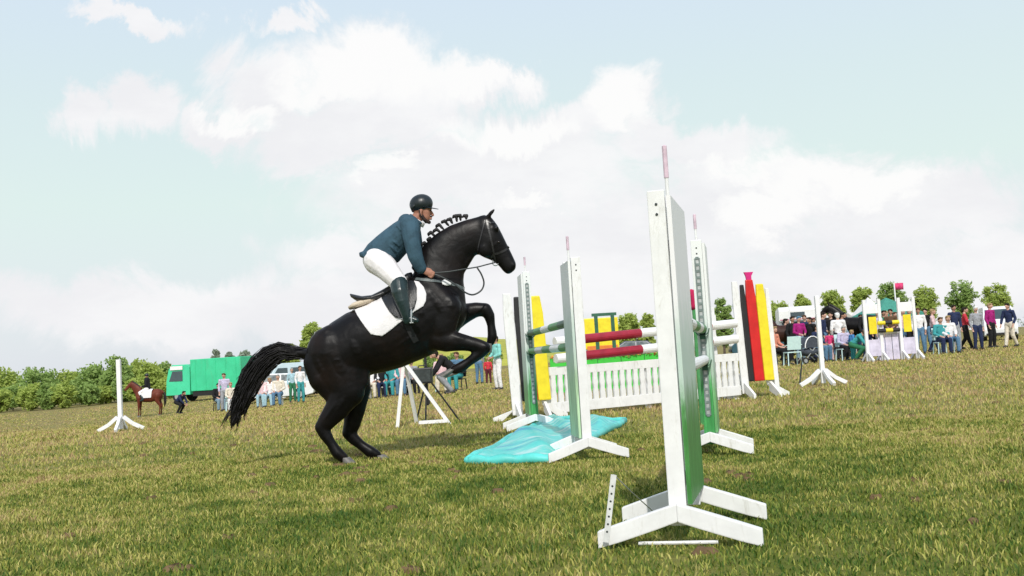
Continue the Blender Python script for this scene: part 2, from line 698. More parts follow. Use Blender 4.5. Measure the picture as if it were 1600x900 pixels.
def panel_material(name, top, low, z0, z1):
    """weathered board painted in two coats, the lower one green"""
    m = bpy.data.materials.new(name)
    m.use_nodes = True
    T = NT(m.node_tree)
    b = T.n['Principled BSDF']
    oc = T.node('ShaderNodeTexCoord').outputs['Object']
    sx = T.node('ShaderNodeSeparateXYZ')
    T.put(sx.inputs[0], oc)
    n = T.noise(T.vmath('MULTIPLY', oc, (6, 6, 2.0)), 2.0, 7, 0.7)
    f = T.math('ADD', sx.outputs[2], T.math('MULTIPLY', T.math('SUBTRACT', n, 0.5), 0.5))
    edge = T.smooth(f, z0, z1)
    streak = T.noise(T.vmath('MULTIPLY', oc, (30, 30, 2.2)), 1.0, 5, 0.7)
    g = T.mix(T.smooth(streak, 0.35, 0.7), low, tuple(min(1, v * 1.9 + 0.02) for v in low))
    pale = T.mix(T.smooth(f, z1 + 0.05, z1 + 0.42), (0.50, 0.62, 0.55), top)
    c = T.mix(edge, g, pale)
    T.put(b.inputs['Base Color'], c)
    b.inputs['Roughness'].default_value = 0.5
    bn = T.node('ShaderNodeBump')
    bn.inputs['Strength'].default_value = 0.25
    bn.inputs['Distance'].default_value = 0.004
    T.put(bn.inputs['Height'], streak)
    T.put(b.inputs['Normal'], bn.outputs[0])
    return m


PANEL_A = panel_material('panel_coat', (0.80, 0.79, 0.80), (0.035, 0.17, 0.03), 0.55, 0.85)
PANEL_B = panel_material('panel_coat_green', (0.78, 0.79, 0.78), (0.10, 0.28, 0.10), 0.45, 0.85)
PANEL_W = panel_material('panel_coat_pale', (0.78, 0.79, 0.78), (0.28, 0.42, 0.26), 0.65, 1.05)
POST_G = panel_material('post_coat_green', (0.78, 0.80, 0.79), (0.03, 0.22, 0.05), 0.55, 0.95)


def foot_boards(t, x, arch, spread, hgt, thick, m, name='foot', along=(0, 1)):
    """two sloping boards under a post at local x, meeting in the middle, spread across the post line"""
    for s in (-1, 1):
        mb = MB()
        z0, z1 = arch + 0.0, 0.012
        n = 4
        top = [(s * (0.0 + spread * k / n), arch + hgt - (arch) * (k / n) ** 1.05) for k in range(n + 1)]
        bot = [(s * (0.0 + spread * k / n), max(0.004, arch - arch * (k / n) ** 0.95)) for k in range(n + 1)]
        poly = top + bot[::-1]
        # poly is in (y, z); extrude along x
        k = len(poly)
        vs = [Vector((x - thick / 2, a, b)) for a, b in poly] + [Vector((x + thick / 2, a, b)) for a, b in poly]
        fs = [tuple(range(k)), tuple(range(2 * k - 1, k - 1, -1))] + [((i + 1) % k, i, k + i, k + (i + 1) % k) for i in range(k)]
        mb.add(vs, fs)
        part(name, mb.mesh(name, m, bevel=0.006), t)


def wing_standard(label, pos, ang, H=1.7, width=0.55, panel=PANEL_A, inner_mat=None, rod=0.32, spread=0.38, lean=0.0, cups=(), track_dark=False, foot_t=0.05,
                  outer_w=0.085, panel_low=0.2, side=-1):
    """jump standard: local +x points to its partner (the inner side), two posts with a board between them"""
    t = thing('jump_standard', label, 'jump standard', pos, ang, 'standards of the near jump')
    im = inner_mat or WHITE
    b = 0.005
    for x, m, nm, ww in ((0.0, WHITE, 'outer_post', outer_w), (width, im, 'inner_post', 0.095)):
        mb = MB().box((x, 0, 0.10 + (H - 0.10) / 2), (0.045, ww, H - 0.10))
        p = part(nm, mb.mesh(nm, m, bevel=b), t)
        for z in (H - 0.07, H - 0.12):
            mb = MB().tube([(x + (-0.026 if x == 0 else 0.026), 0, z), (x + (-0.0215 if x == 0 else 0.0215), 0, z)], 0.007, 8, refn=(0, 1, 0))
            part('bolt', mb.mesh('bolt', DARKSTEEL), p)
    mb = MB().box((width / 2 + 0.002, side * 0.0605, (panel_low + H - 0.03) / 2), (width + 0.044, 0.022, H - 0.03 - panel_low))
    part('panel', mb.mesh('panel', panel), t)
    for z in (0.32, H - 0.28):
        mb = MB().box((width / 2, side * 0.0385, z), (width - 0.052, 0.02, 0.07))
        part('batten', mb.mesh('batten', WHITE, bevel=0.003), t)
    for x in (-0.049, width + 0.052):
        foot_boards(t, x, 0.125, spread, 0.085, foot_t, WHITE)
    # perforated steel track with the pole cups
    mb = MB()
    x = width + 0.0235
    z0, z1 = 0.35, H - 0.16
    for y in (-0.014, 0.014):
        mb.box((x + 0.005, y * 1.35, (z0 + z1) / 2), (0.009, 0.010, z1 - z0))
    nh = int((z1 - z0) / 0.055)
    for k in range(nh + 1):
        mb.box((x + 0.004, 0, z0 + (z1 - z0) * k / nh), (0.007, 0.0275, 0.022))
    part('track', mb.mesh('track', TRACKM), t)
    mb = MB().box((x + 0.0008, 0, (z0 + z1) / 2), (0.0012, 0.027, z1 - z0))
    part('track_slot', mb.mesh('track_slot', STEEL), t)
    for z in cups:
        mb = MB()
        n = 7
        for k in range(n):
            a0 = math.pi + math.pi * k / n
            a1 = math.pi + math.pi * (k + 1) / n
            mb.beam((x + 0.07, 0.062 * math.cos(a0), z + 0.062 * math.sin(a0)), (x + 0.07, 0.062 * math.cos(a1), z + 0.062 * math.sin(a1)), 0.10, 0.006, up=(0, math.cos((a0 + a1) / 2), math.sin((a0 + a1) / 2)))
        mb.box((x + 0.016, 0, z - 0.03), (0.012, 0.05, 0.12))
        part('pole_cup', mb.mesh('pole_cup', DARKGREENP), t)
    if rod:
        r = part('marker_rod', MB().tube([(width * 0.85, 0, H - 0.35), (width * 0.85, 0, H + rod * 0.55)], 0.010, 10).mesh('marker_rod', WHITE, smooth=False), t)
        part('rod_band', MB().tube([(width * 0.85, 0, H + rod * 0.45), (width * 0.85, 0, H + rod * 0.98), (width * 0.85, 0, H + rod)], [0.0135, 0.0135, 0.004], 10).mesh('rod_band', MAROON), r)
    return t


def ang(a, b):
    return math.atan2(b[1] - a[1], b[0] - a[0])


sA, sC = G(1064, 853), G(1112, 712)
sB, sL = G(919, 719), G(837, 672)
aAC, aBL = ang(sA, sC), ang(sB, sL)
A_ = wing_standard('big white and green jump standard nearest the camera at the right', sA, R(75), H=1.725, width=0.64, panel=PANEL_A, rod=0.33, spread=0.39, cups=(0.83, 1.10))
part('brace_strip', MB().beam((-0.10, 0.345, 0.04), (-0.10, 0.285, 0.36), 0.028, 0.004, up=(1, 0, 0)).mesh('brace_strip', mat('zinc_strip', (.66, .67, .66), .45, .1, 20)), A_)
for k_ in range(7):
    zz = .09 + .036 * k_
    yy = .345 - .06 * (zz - .04) / .32
    part('strip_hole', MB().tube([(-.1024, yy, zz), (-.1018, yy, zz)], .0055, 8, refn=(0, 1, 0)).mesh('strip_hole', DARKSTEEL), A_)
part('wire_stay', MB().tube([(-0.10, 0.285, 0.36), (0.12, 0.235, 0.24), (0.52, 0.20, 0.09)], 0.003, 6).mesh('wire_stay', STEEL), A_)
part('ground_bar', MB().tube([(-0.02, 0.20, 0.018), (-0.03, -0.18, 0.022)], 0.009, 8).mesh('ground_bar', WHITE), A_)
B_ = wing_standard('white jump standard standing in front of the turquoise water tray', sB, aBL, H=1.82, width=0.45, panel=PANEL_W, rod=0.24, spread=0.36, cups=(1.02, 1.25), side=1)
dC = (sA - sC).normalized()
C_ = wing_standard('white and green jump standard with steel track between near standard and flag wing', sC - Vector((dC.x * 0.45, dC.y * 0.45, 0)), aAC + math.pi, H=1.88, width=0.45, panel=PANEL_B, inner_mat=POST_G, rod=0.24, spread=0.36, cups=(0.83, 1.10), side=1)
dL = (sB - sL).normalized()
L_ = wing_standard('green jump standard behind the water tray in front of the yellow board', sL - Vector((dL.x * 0.45, dL.y * 0.45, 0)), aBL + math.pi, H=2.06, width=0.45, panel=PANEL_B, inner_mat=POST_G, rod=0.2, spread=0.38, cups=(1.02, 1.25))


def pole(label, p0, p1, cols, r=0.042, group='poles of the near jump'):
    """round jump pole in painted bands"""
    p0, p1 = Vector(p0), Vector(p1)
    c = (p0 + p1) / 2
    L = (p1 - p0).length
    mats_ = list(dict.fromkeys(cols))
    mb = MB()
    n = len(cols)
    k = 0
    while k < n:
        e = k
        while e < n and cols[e] is cols[k]:
            e += 1
        mb.mi = mats_.index(cols[k])
        mb.tube([p0.lerp(p1, k / n), p0.lerp(p1, e / n)], r, 16, cap=(k == 0 or e == n))
        k = e
    o = part('jump_pole', mb.mesh('jump_pole', mats_, origin=c))
    o.location = c
    tag(o, label, 'pole', group)
    return o


def inner(t, z, off):
    return t.matrix_basis @ Vector((off, 0, z))


bpy.context.view_layer.update()
for z, cols, lab in ((0.83, [WHITE] * 3, 'lower plain white pole between the two right hand standards'), (1.10, [GREENP, WHITE, GREENP, WHITE, GREENP], 'upper green and white pole between the two right hand standards')):
    pole(lab, inner(A_, z, 0.64 + 0.05), inner(C_, z, 0.45 + 0.05), cols)
for z, cols, lab in ((1.02, [GREENP, WHITE, GREENP, STEEL, GREENP], 'lower green striped pole beside the yellow board'), (1.25, [DARKGREENP, GREENP, WHITE, GREENP, DARKGREENP], 'upper green striped pole crossing the yellow board')):
    pole(lab, inner(B_, z, 0.45 + 0.05), inner(L_, z, 0.45 + 0.05), cols)

# ------------------------------------------------------------------ water tray: crumpled turquoise sheet on a low frame
def water_tray():
    m = bpy.data.materials.new('turquoise_sheet')
    m.use_nodes = True
    T = NT(m.node_tree)
    b = T.n['Principled BSDF']
    oc = T.node('ShaderNodeTexCoord').outputs['Object']
    n = T.noise(T.vmath('MULTIPLY', oc, (1.0, 3.0, 1.0)), 1.6, 5, 0.6)
    T.put(b.inputs['Base Color'], T.ramp(n, [(0.36, (0.03, 0.30, 0.48)), (0.44, (0.06, 0.55, 0.52)), (0.56, (0.12, 0.62, 0.57)), (0.64, (0.50, 0.68, 0.68))]))
    b.inputs['Roughness'].default_value = 0.42
    bn = T.node('ShaderNodeBump')
    bn.inputs['Strength'].default_value = 0.4
    bn.inputs['Distance'].default_value = 0.02
    T.put(bn.inputs['Height'], T.noise(oc, 9.0, 4, 0.6, 0.5))
    T.put(b.inputs['Normal'], bn.outputs[0])
    c0 = [G(732, 727), G(862, 723), G(976, 662), G(860, 658)]
    ce = sum(c0, Vector()) / 4
    t = thing('water_tray', 'crumpled turquoise water tray lying on the grass under the jump', 'water tray', ce)
    nu, nv = 70, 36
    vs, fs = [], []
    for j in range(nv + 1):
        v = j / nv
        for i in range(nu + 1):
            u = i / nu
            p = c0[0].lerp(c0[3], u).lerp(c0[1].lerp(c0[2], u), v)
            e = min(1.0, 8 * min(v, 1 - v), 10 * min(u, 1 - u))
            fold = 0.5 + 0.5 * math.sin(v * 9 + u * 15 + .8 * math.sin(u * 6 + v * 4))
            fold2 = 0.5 + 0.5 * math.sin(u * 21 - v * 9 + math.sin(v * 7))
            z = 0.035 + e * (0.03 + 0.075 * fold ** 2 + 0.012 * fold2 ** 2 * e) + 0.02 * math.sin(u * 3.1)
            wob = 0.02 * math.sin(9 * u + 11 * v)
            vs.append(p - ce + Vector((wob, wob * 0.6, z if e > 0 else 0.006)))
    w = nu + 1
    for j in range(nv):
        for i in range(nu):
            fs.append((j * w + i, j * w + i + 1, (j + 1) * w + i + 1, (j + 1) * w + i))
    mb = MB().add(vs, fs)
    me = mb.mesh('sheet', m, smooth=True)
    o = part('sheet', me, t)
    s = o.modifiers.new('thick', 'SOLIDIFY')
    s.thickness = 0.006
    edge = mat('tray_rim', (0.10, 0.58, 0.54), 0.5, 0.2, 4, 0.3, 14)
    for a, b2 in ((0, 1), (1, 2), (2, 3), (3, 0)):
        p, q = c0[a] - ce, c0[b2] - ce
        path, rr = [], []
        for k in range(15):
            u = k / 14
            path.append(p.lerp(q, u) + Vector((.010 * math.sin(k * 1.1 + a), .012 * math.sin(k * .9 + a * 2), .040 + .007 * math.sin(k * 1.3 + a))))
            rr.append((.046 + .005 * math.sin(k * 1.3 + a)) * (.75 if k in (0, 14) else 1))
        part('rim', MB().tube(path, rr, 10).mesh('rim', edge, smooth=True), t)


water_tray()


# ------------------------------------------------------------------ flag wings of the middle jump
def flag_wing(label, pos, rz, H, lean, order, crest):
    t = thing('flag_wing', label, 'jump wing', pos, rz, 'black red and yellow wings of the middle jump')
    sh = lambda z: -lean * z          # leans to local -x going up
    cols = dict(k=BLACKP, r=REDP, y=YELLOWP, w=WHITE)
    bw = 0.165
    x = 0
    for i, ch in enumerate(order):
        BW = {'w': 0.13 if i == 0 else 0.08, 'k': 0.095, 'r': 0.175, 'y': 0.175} if crest else {'w': 0.16, 'k': 0.11, 'r': 0.13, 'y': 0.20}
        w = BW[ch]
        zl, zh = (0.08, H * 0.99) if ch == 'w' else (0.28, H * (0.96 if ch != 'r' else 1.0))
        if ch == 'w' and i > 0:
            zh = H * 0.92
        y = 0.0 if ch == 'w' else -0.012
        mb = MB()
        n = 6
        sec = []
        for k in range(n + 1):
            z = zl + (zh - zl) * k / n
            tw = w if k < n else w * 0.72
            sec.append((x + sh(z), z, tw))
        poly = [(a - b / 2, z) for a, z, b in sec] + [(a + b / 2, z) for a, z, b in sec[::-1]]
        mb.prism(poly, y - (.02 if ch == 'w' else .032), y + .02)
        nm = {'w': 'post', 'k': 'black_board', 'r': 'red_board', 'y': 'yellow_board'}[ch]
        part(nm, mb.mesh(nm, cols[ch], bevel=0.008 if ch == 'w' else 0.02), t)
        if ch == 'r' and crest:
            z = zh
            mb = MB().prism([(x + sh(z) - 0.04, z - 0.01), (x + sh(z) + 0.05, z - 0.01), (x + sh(z) + 0.05, z + 0.06), (x + sh(z) + 0.09, z + 0.13), (x + sh(z) - 0.08, z + 0.13), (x + sh(z) - 0.05, z + 0.06)], y - 0.018, y + 0.018)
            part('crest', mb.mesh('crest', MAGENTA, bevel=0.006), t)
        x += w * 0.5 + BW[order[min(i + 1, len(order) - 1)]] * 0.5 + 0.004
    W_ = x
    for z in (0.36, H * 0.78):
        mb = MB().beam((-0.06 + sh(z), 0.045, z), (W_ - 0.25 + sh(z), 0.045, z), 0.03, 0.08)
        part('rail', mb.mesh('rail', WHITE, bevel=0.004), t)
    # flared feet to left and right, and front to back
    for x0, s in ((-0.02, -1), (W_ - 0.22, 1)):
        mb = MB().prism([(x0 - 0.06, 0.42), (x0 + 0.07, 0.42), (x0 + 0.07 + s * 0.10 + 0.02 * s, 0.16), (x0 + s * 0.36, 0.06), (x0 + s * 0.36, 0.004), (x0 + s * 0.22, 0.004), (x0 - 0.02 * s, 0.20)][::s], 0.026, 0.062)
        part('foot', mb.mesh('foot', WHITE, bevel=0.005), t)
        mb = MB().add(*(lambda P: ([Vector((x0 + a, b, c)) for a in (-0.022, 0.022) for b, c in P], [tuple(range(len(P))), tuple(range(2 * len(P) - 1, len(P) - 1, -1))] + [((k + 1) % len(P), k, len(P) + k, len(P) + (k + 1) % len(P)) for k in range(len(P))]))(
            [(-0.42, 0.004), (-0.42, 0.08), (-0.06, 0.26), (-0.023, 0.26), (-0.023, 0.10), (-0.2, 0.05), (-0.3, 0.004)]))
        part('foot', mb.mesh('foot', WHITE, bevel=0.005), t)
    return t


fl, fr = GD(813, 15.6), GD(1174, 17.4)
fl.z, fr.z = terrain(fl.x, fl.y), terrain(fr.x, fr.y)
fdir = (fr - fl).normalized()
FA = math.atan2(fdir.y, fdir.x)
flag_wing('left flag wing with black and yellow boards behind the horse', fl - fdir * 0.03, FA * 0.4, 1.95, 0.035, 'wkry', False)
flag_wing('right flag wing with black red and yellow boards and a magenta crest', fr - fdir * 0.10, FA * 0.4, 2.0, 0.032, 'wkryw', True)


def fpt(s, z, off=0.0):
    """point along the middle jump, s metres from the left wing"""
    p = fl + fdir * s
    return Vector((p.x - fdir.y * off, p.y + fdir.x * off, p.z * 1.0 + (fr.z - fl.z) * 0 + z))


FL = (fr - fl).length
i0, i1 = 0.62, FL - 0.28
for z, lab in ((1.21, 'upper red and white pole of the middle jump'), (0.95, 'lower red and white pole of the middle jump')):
    pole(lab, fpt(i0, z - 0.06, -0.09), fpt(i1, z + 0.06, -0.09), [WHITE] * 2 + [DARKRED] * 7 + [WHITE] * 6 + [DARKRED] * 2 + [WHITE] * 3, r=0.072, group='poles of the middle jump')


def picket_gate():
    a, b = fpt(i0 - 0.1, 0, -0.02), fpt(i1 + 0.05, 0, -0.02)
    t = thing('picket_gate', 'white picket gate filling the bottom of the middle jump', 'picket gate', a, math.atan2(b.y - a.y, b.x - a.x))
    L = (b - a).length
    rise = 0.03
    for nm, z, h in (('top_rail', 0.70, 0.13), ('bottom_rail', 0.14, 0.16)):
        part(nm, MB().beam((0, 0, z), (L, 0, z + rise), 0.05, h).mesh(nm, WHITE, bevel=0.006), t)
    prof = [(-0.043, 0), (0.043, 0), (0.043, 0.10), (0.034, 0.18), (0.044, 0.26), (0.036, 0.36), (0.042, 0.43), (-0.042, 0.43), (-0.036, 0.36), (-0.044, 0.26), (-0.034, 0.18), (-0.043, 0.10)]
    me = MB().prism(prof, -0.0235, 0.0235).mesh('picket', WHITE, bevel=0.003)
    n = int(L / 0.122)
    for k in range(n):
        o = part('picket', me, t)
        x = (k + 0.5) * L / n
        o.location = (x, 0, 0.215 + rise * x / L)
    for x in (0.05, L * 0.5, L - 0.05):
        part('gate_leg', MB().box((x, 0.056, 0.37), (0.09, 0.05, 0.74)).mesh('gate_leg', WHITE, bevel=0.004), t)


picket_gate()
# plank hung above the gate near the right wing
def plank_board():
    for z, nm, lab in ((0.93, 'plank', 'white plank hung above the picket gate below the poles'),):
        a, b = fpt(i0, z - 0.06, -0.02), fpt(i1, z + 0.06, -0.02)
        c = (a + b) / 2
        o = part('jump_plank', MB().beam(a, b, 0.03, 0.07).mesh('jump_plank', WHITE, origin=c, bevel=0.004))
        o.location = c
        tag(o, lab, 'plank')


plank_board()
# second picket gate panels at the far right, with dark arched holes
def arch_filler():
    a = fpt(FL - 1.15, 0, 0.25)
    t = thing('arched_filler', 'white board filler with dark arched holes left of right flag wing', 'jump filler', a, FA)
    for k, z in enumerate((0.86, 1.22)):
        x0, x1 = 0.0, 0.72
        h = 0.30
        ring = []
        n = 16
        outer = [(x0, z), (x1, z), (x1, z + h), (x0, z + h)]
        mb = MB()
        # board with an oval hole: quads between the oval and a rectangle
        cx, cz = (x0 + x1) / 2, z + h / 2
        ins, outs = [], []
        for q in range(n):
            th = 2 * math.pi * (q + 0.5) / n
            ins.append((cx + 0.20 * math.cos(th), cz + 0.085 * math.sin(th)))
            s = max(abs(math.cos(th)) / ((x1 - x0) / 2), abs(math.sin(th)) / (h / 2))
            outs.append((cx + math.cos(th) / s, cz + math.sin(th) / s))
        for y, fl_ in ((-0.012, 1), (0.012, -1)):
            vs = [Vector((p[0], y, p[1])) for p in ins + outs]
            mb.add(vs, [(q, (q + 1) % n, n + (q + 1) % n, n + q) for q in range(n)])
        for loop in (ins, outs):
            vs = [Vector((p[0], -0.012, p[1])) for p in loop] + [Vector((p[0], 0.012, p[1])) for p in loop]
            mb.add(vs, [(q, (q + 1) % n, n + (q + 1) % n, n + q) for q in range(n)])
        part('board', mb.mesh('board', WHITE), t)
    for x in (0.03, 0.69):
        part('upright', MB().box((x, 0.04, 0.79), (0.06, 0.05, 1.58)).mesh('upright', WHITE, bevel=0.004), t)


arch_filler()


# ------------------------------------------------------------------ plain single post standards farther off
def post_standard(label, pos, H, rz=0.0, w=0.08):
    t = thing('post_standard', label, 'jump standard', pos, rz, 'single white post standards')
    part('post', MB().box((0, 0, 0.05 + (H - 0.05) / 2), (w, w, H - 0.05)).mesh('post', CLEANWHITE, bevel=0.008), t)
    for a in (0, 90, 180, 270):
        d = Vector((math.cos(R(a + 8)), math.sin(R(a + 8)), 0))
        mb = MB()
        p = [d * (w * 0.72) + Vector((0, 0, 0.30)), d * 0.24 + Vector((0, 0, 0.15)), d * 0.46 + Vector((0, 0, 0.035))]
        for q0, q1 in zip(p, p[1:]):
            mb.beam(q0, q1, 0.06, 0.075)
        part('foot', mb.mesh('foot', CLEANWHITE, bevel=0.004), t)
    return t


post_standard('lone white post standing before the crowd at the right', GD(1287, 19.6), 1.72)
post_standard('white post with spread feet at the left edge beside the bay horse', GD(189, 21.5), 1.5, 0.0, .085)

turf_divots()

# ------------------------------------------------------------------ the jumping horse
YH = 10.40


def a1(x, y, off=0.0):      # tracing grid of the horse -> place, off metres away from the camera
    return W(340 + x / 1.956, 280 + y / 1.956, YH + off)


def a2(x, y, off=0.0):      # finer grid for the rider and tack
    return W(540 + x / 3.6, 290 + y / 3.6, YH + off)


U1 = YH / F / 1.956         # metres per grid step
U2 = YH / F / 3.6


def coat_material(name, dark, brown, rough=0.38):
    m = bpy.data.materials.new(name)
    m.use_nodes = True
    T = NT(m.node_tree)
    b = T.n['Principled BSDF']
    oc = T.node('ShaderNodeTexCoord').outputs['Object']
    n = T.noise(oc, 2.2, 4, 0.6)
    T.put(b.inputs['Base Color'], T.mix(T.smooth(n, 0.42, 0.7), dark, brown))
    f = T.noise(T.vmath('MULTIPLY', oc, (60, 60, 18)), 3.0, 3, 0.6)
    T.put(b.inputs['Roughness'], T.math('ADD', rough - 0.05, T.math('MULTIPLY', f, 0.14)))
    b.inputs['Specular IOR Level'].default_value = 0.20
    bn = T.node('ShaderNodeBump')
    bn.inputs['Strength'].default_value = 0.18
    bn.inputs['Distance'].default_value = 0.004
    T.put(bn.inputs['Height'], f)
    b2 = T.node('ShaderNodeBump')
    b2.inputs['Strength'].default_value = 0.16
    b2.inputs['Distance'].default_value = 0.05
    T.put(b2.inputs['Height'], T.noise(oc, 6.5, 2, 0.5, 0.4))
    T.put(b2.inputs['Normal'], bn.outputs[0])
    T.put(b.inputs['Normal'], b2.outputs[0])
    return m


COAT = coat_material('black_coat', (0.0035, 0.003, 0.0034), (0.011, 0.0065, 0.0055), 0.37)
HAIR = mat('black_horse_hair', (0.006, 0.005, 0.006), 0.5, 0.3, 30, 0.4, 120, 0.4)
HOOF = mat('hoof_horn', (0.15, 0.14, 0.13), 0.5, 0.25, 25, 0.3, 80)
LEATHER = mat('black_leather', (0.010, 0.011, 0.013), 0.38, 0.25, 22, 0.25, 90)
HORSE_AT = Vector((a1(450, 860).x, YH, 0))

mb = MB()
trunk = [((272, 545), (285, 585), .05), ((282, 512), (300, 622), .15), ((305, 478), (338, 655), .225), ((345, 440), (400, 640), .262), ((395, 408), (470, 598), .27),
         ((440, 392), (520, 588), .28), ((490, 368), (565, 575), .285), ((535, 338), (605, 558), .285), ((575, 308), (650, 540), .27),
         ((610, 278), (695, 510), .245), ((640, 268), (735, 470), .215), ((680, 290), (757, 432), .175), ((722, 330), (766, 402), .09)]
mb.loft([(a1(*p), a1(*q), w) for p, q, w in trunk], 28, 2.1)
neck = [((590, 272), (762, 405), .165), ((606, 240), (758, 362), .135), ((630, 200), (752, 310), .108), ((668, 166), (756, 272), .092),
        ((710, 141), (768, 246), .082), ((755, 125), (785, 236), .080), ((800, 113), (802, 226), .075)]
mb.loft([(a1(*p), a1(*q), w) for p, q, w in neck], 24, 2.2)
head = [((800, 112), (770, 212), .055), ((815, 108), (783, 214), .075), ((838, 117), (797, 230), .092), ((856, 141), (815, 240), .098), ((870, 168), (834, 247), .082),
        ((883, 195), (849, 256), .064), ((895, 219), (862, 268), .057), ((905, 240), (872, 281), .057), ((913, 258), (884, 291), .053), ((911, 275), (895, 289), .034)]
mb.loft([(a1(*p), a1(*q), w) for p, q, w in head], 24, 2.5)
mb.ball(a1(818, 215, -0.062), (0.075, 0.035, 0.085))          # cheeks
mb.ball(a1(818, 215, 0.062), (0.075, 0.035, 0.085))
mb.ball(a1(852, 150, -0.082), (0.036, 0.022, 0.026))          # brow over the eye
mb.ball(a1(852, 150, 0.082), (0.036, 0.022, 0.026))
mb.ball(a1(905, 262, -0.046), (0.026, 0.016, 0.026))          # nostrils
mb.ball(a1(905, 262, 0.046), (0.026, 0.016, 0.026))


def limb(pts, off, lat):
    mb.chain([a1(p[0], p[1], p[3] if len(p) > 3 else off) for p in pts], [p[2] * U1 for p in pts], lat)


# shoulders and chest muscle
mb.chain([a1(640, 330, -.15), a1(700, 400, -.165), a1(690, 455, -.17)], [.13, .15, .13], .5)
mb.chain([a1(640, 330, .15), a1(700, 400, .165), a1(690, 455, .17)], [.13, .15, .13], .5)
# far foreleg, lifted high
limb([(690, 440, 50, .10), (742, 414, 35, .14), (788, 399, 24, .15), (818, 398, 21, .15), (830, 416, 18, .15), (836, 445, 13.5, .15), (840, 480, 16, .15), (834, 498, 13.5, .15)], .14, [.7, .75, .85, .9, .9, .85, .9, .9])
# near foreleg
limb([(655, 480, 42, -.10), (700, 492, 36, -.14), (750, 499, 26, -.15), (792, 507, 21, -.15), (815, 516, 21, -.15), (800, 534, 17, -.15), (768, 558, 14.5, -.15), (744, 575, 17, -.15), (724, 582, 14.5, -.15)], -.14, [.7, .75, .85, .9, .9, .9, .85, .9, .9])
# near hind leg
limb([(355, 530, 84, -.10), (380, 590, 74, -.12), (394, 645, 57, -.135), (367, 698, 39, -.14), (336, 737, 29, -.14), (317, 757, 21, -.14), (328, 778, 20, -.14), (347, 808, 15.5, -.14), (367, 838, 18.5, -.14), (384, 851, 16, -.14)], -.14, [.6, .55, .6, .7, .75, .8, .85, .85, .9, .9])
# far hind leg
limb([(385, 530, 80, .10), (408, 590, 62, .12), (424, 640, 46, .135), (420, 700, 34, .14), (411, 748, 27, .14), (401, 775, 22, .14), (414, 792, 19, .14), (440, 814, 15.5, .14), (468, 834, 19, .14), (487, 843, 15, .14)], .14, [.6, .55, .6, .7, .75, .8, .85, .85, .9, .9])
# buttock and flank muscles
mb.chain([a1(300, 560, -.13), a1(320, 610, -.14), a1(350, 655, -.14)], [.13, .14, .10], .6)
mb.chain([a1(300, 560, .13), a1(320, 610, .14), a1(350, 655, .14)], [.13, .14, .10], .6)
mb.chain([a1(440, 585, -.13), a1(446, 622, -.14)], [.085, .055], .6)
mb.chain([a1(440, 585, .13), a1(446, 622, .14)], [.085, .055], .6)
# dock
mb.chain([a1(285, 535), a1(255, 532), a1(215, 527)], [.06, .045, .03], 1.0)
# ears
for s in (-1, 1):
    q = 0.052 * s
    mb.chain([a1(824, 117, q), a1(836, 103, q * 1.15), a1(846, 92, q * 1.2), a1(853, 83, q * 1.15)], [.024, .026, .017, .005], .75)
horse = thing('horse', 'black horse with plaited mane rearing up to take off over the jump', 'horse', HORSE_AT)
base_me = fuse(mb, 'base', COAT, HORSE_AT, voxel=0.0125, smooth=6)
BB = BVHTree.FromPolygons([v.co + HORSE_AT for v in base_me.vertices], [p.vertices[:] for p in base_me.polygons])
mb = MB().add([v.co + HORSE_AT for v in base_me.vertices], [tuple(p.vertices) for p in base_me.polygons])
bpy.data.meshes.remove(base_me)
# muscle bellies, tendons and bony edges standing a little proud of the skin: path, radius, how far proud
for path, r, up_ in [
        ([(300, 500), (312, 560), (332, 615), (362, 662)], 34, .011), ([(338, 470), (362, 540), (392, 600), (402, 650)], 38, .012),
        ([(392, 440), (420, 500), (446, 560), (448, 612)], 34, .012), ([(360, 425), (330, 462), (305, 500)], 30, .008),
        ([(402, 640), (380, 690), (350, 730)], 16, .008), ([(372, 668), (342, 718), (318, 752)], 8, .008),
        ([(322, 776), (342, 806), (362, 836)], 6, .005), ([(335, 772), (355, 806), (374, 836)], 5, .004),
        ([(618, 300), (650, 350), (690, 405), (712, 432)], 26, .012), ([(590, 350), (625, 410), (665, 460)], 34, .011), ([(700, 340), (720, 380), (728, 420)], 34, .012),
        ([(790, 226), (756, 280), (735, 340), (722, 395)], 20, .006), ([(640, 440), (600, 480), (540, 520), (480, 545)], 20, .007),
        ([(700, 470), (740, 486), (785, 498)], 18, .009), ([(798, 518), (770, 548), (748, 570)], 5, .004), ([(812, 500), (822, 512), (816, 526)], 10, .007),
        ([(872, 168), (850, 196), (826, 214)], 7, .006), ([(895, 214), (876, 226)], 6, .004), ([(858, 172), (880, 208), (896, 238)], 8, .004), ([(824, 190), (806, 206), (800, 226)], 10, .006),
        ([(460, 500), (466, 545), (480, 575)], 9, .004), ([(490, 490), (498, 540), (512, 570)], 9, .004), ([(520, 490), (528, 530), (542, 562)], 9, .003)]:
    for s in (-1, 1):
        pts_, prev = [], None
        for (x0, y0), (x1, y1) in zip(path, path[1:]):
            for q in range(4):
                p = a1(x0 + (x1 - x0) * q / 4, y0 + (y1 - y0) * q / 4, s * .15)
                h = BB.ray_cast(Vector((p.x, YH + s * 2, p.z)), Vector((0, -s, 0)))
                if h[0] is not None and abs(h[0].y - YH) > .03:
                    pts_.append(h[0] - h[1] * (r * U1 - up_))
        if len(pts_) > 2:
            m_ = len(pts_)
            mb.chain(pts_, [r * U1 * (.55 + .45 * math.sin(math.pi * (k + .5) / m_)) for k in range(m_)], 1.0, 10)
horse_me = fuse(mb, 'body', COAT, HORSE_AT, voxel=0.0095, smooth=6)
part('body', horse_me, horse)
HB = BVHTree.FromPolygons([v.co + HORSE_AT for v in horse_me.vertices], [p.vertices[:] for p in horse_me.polygons])


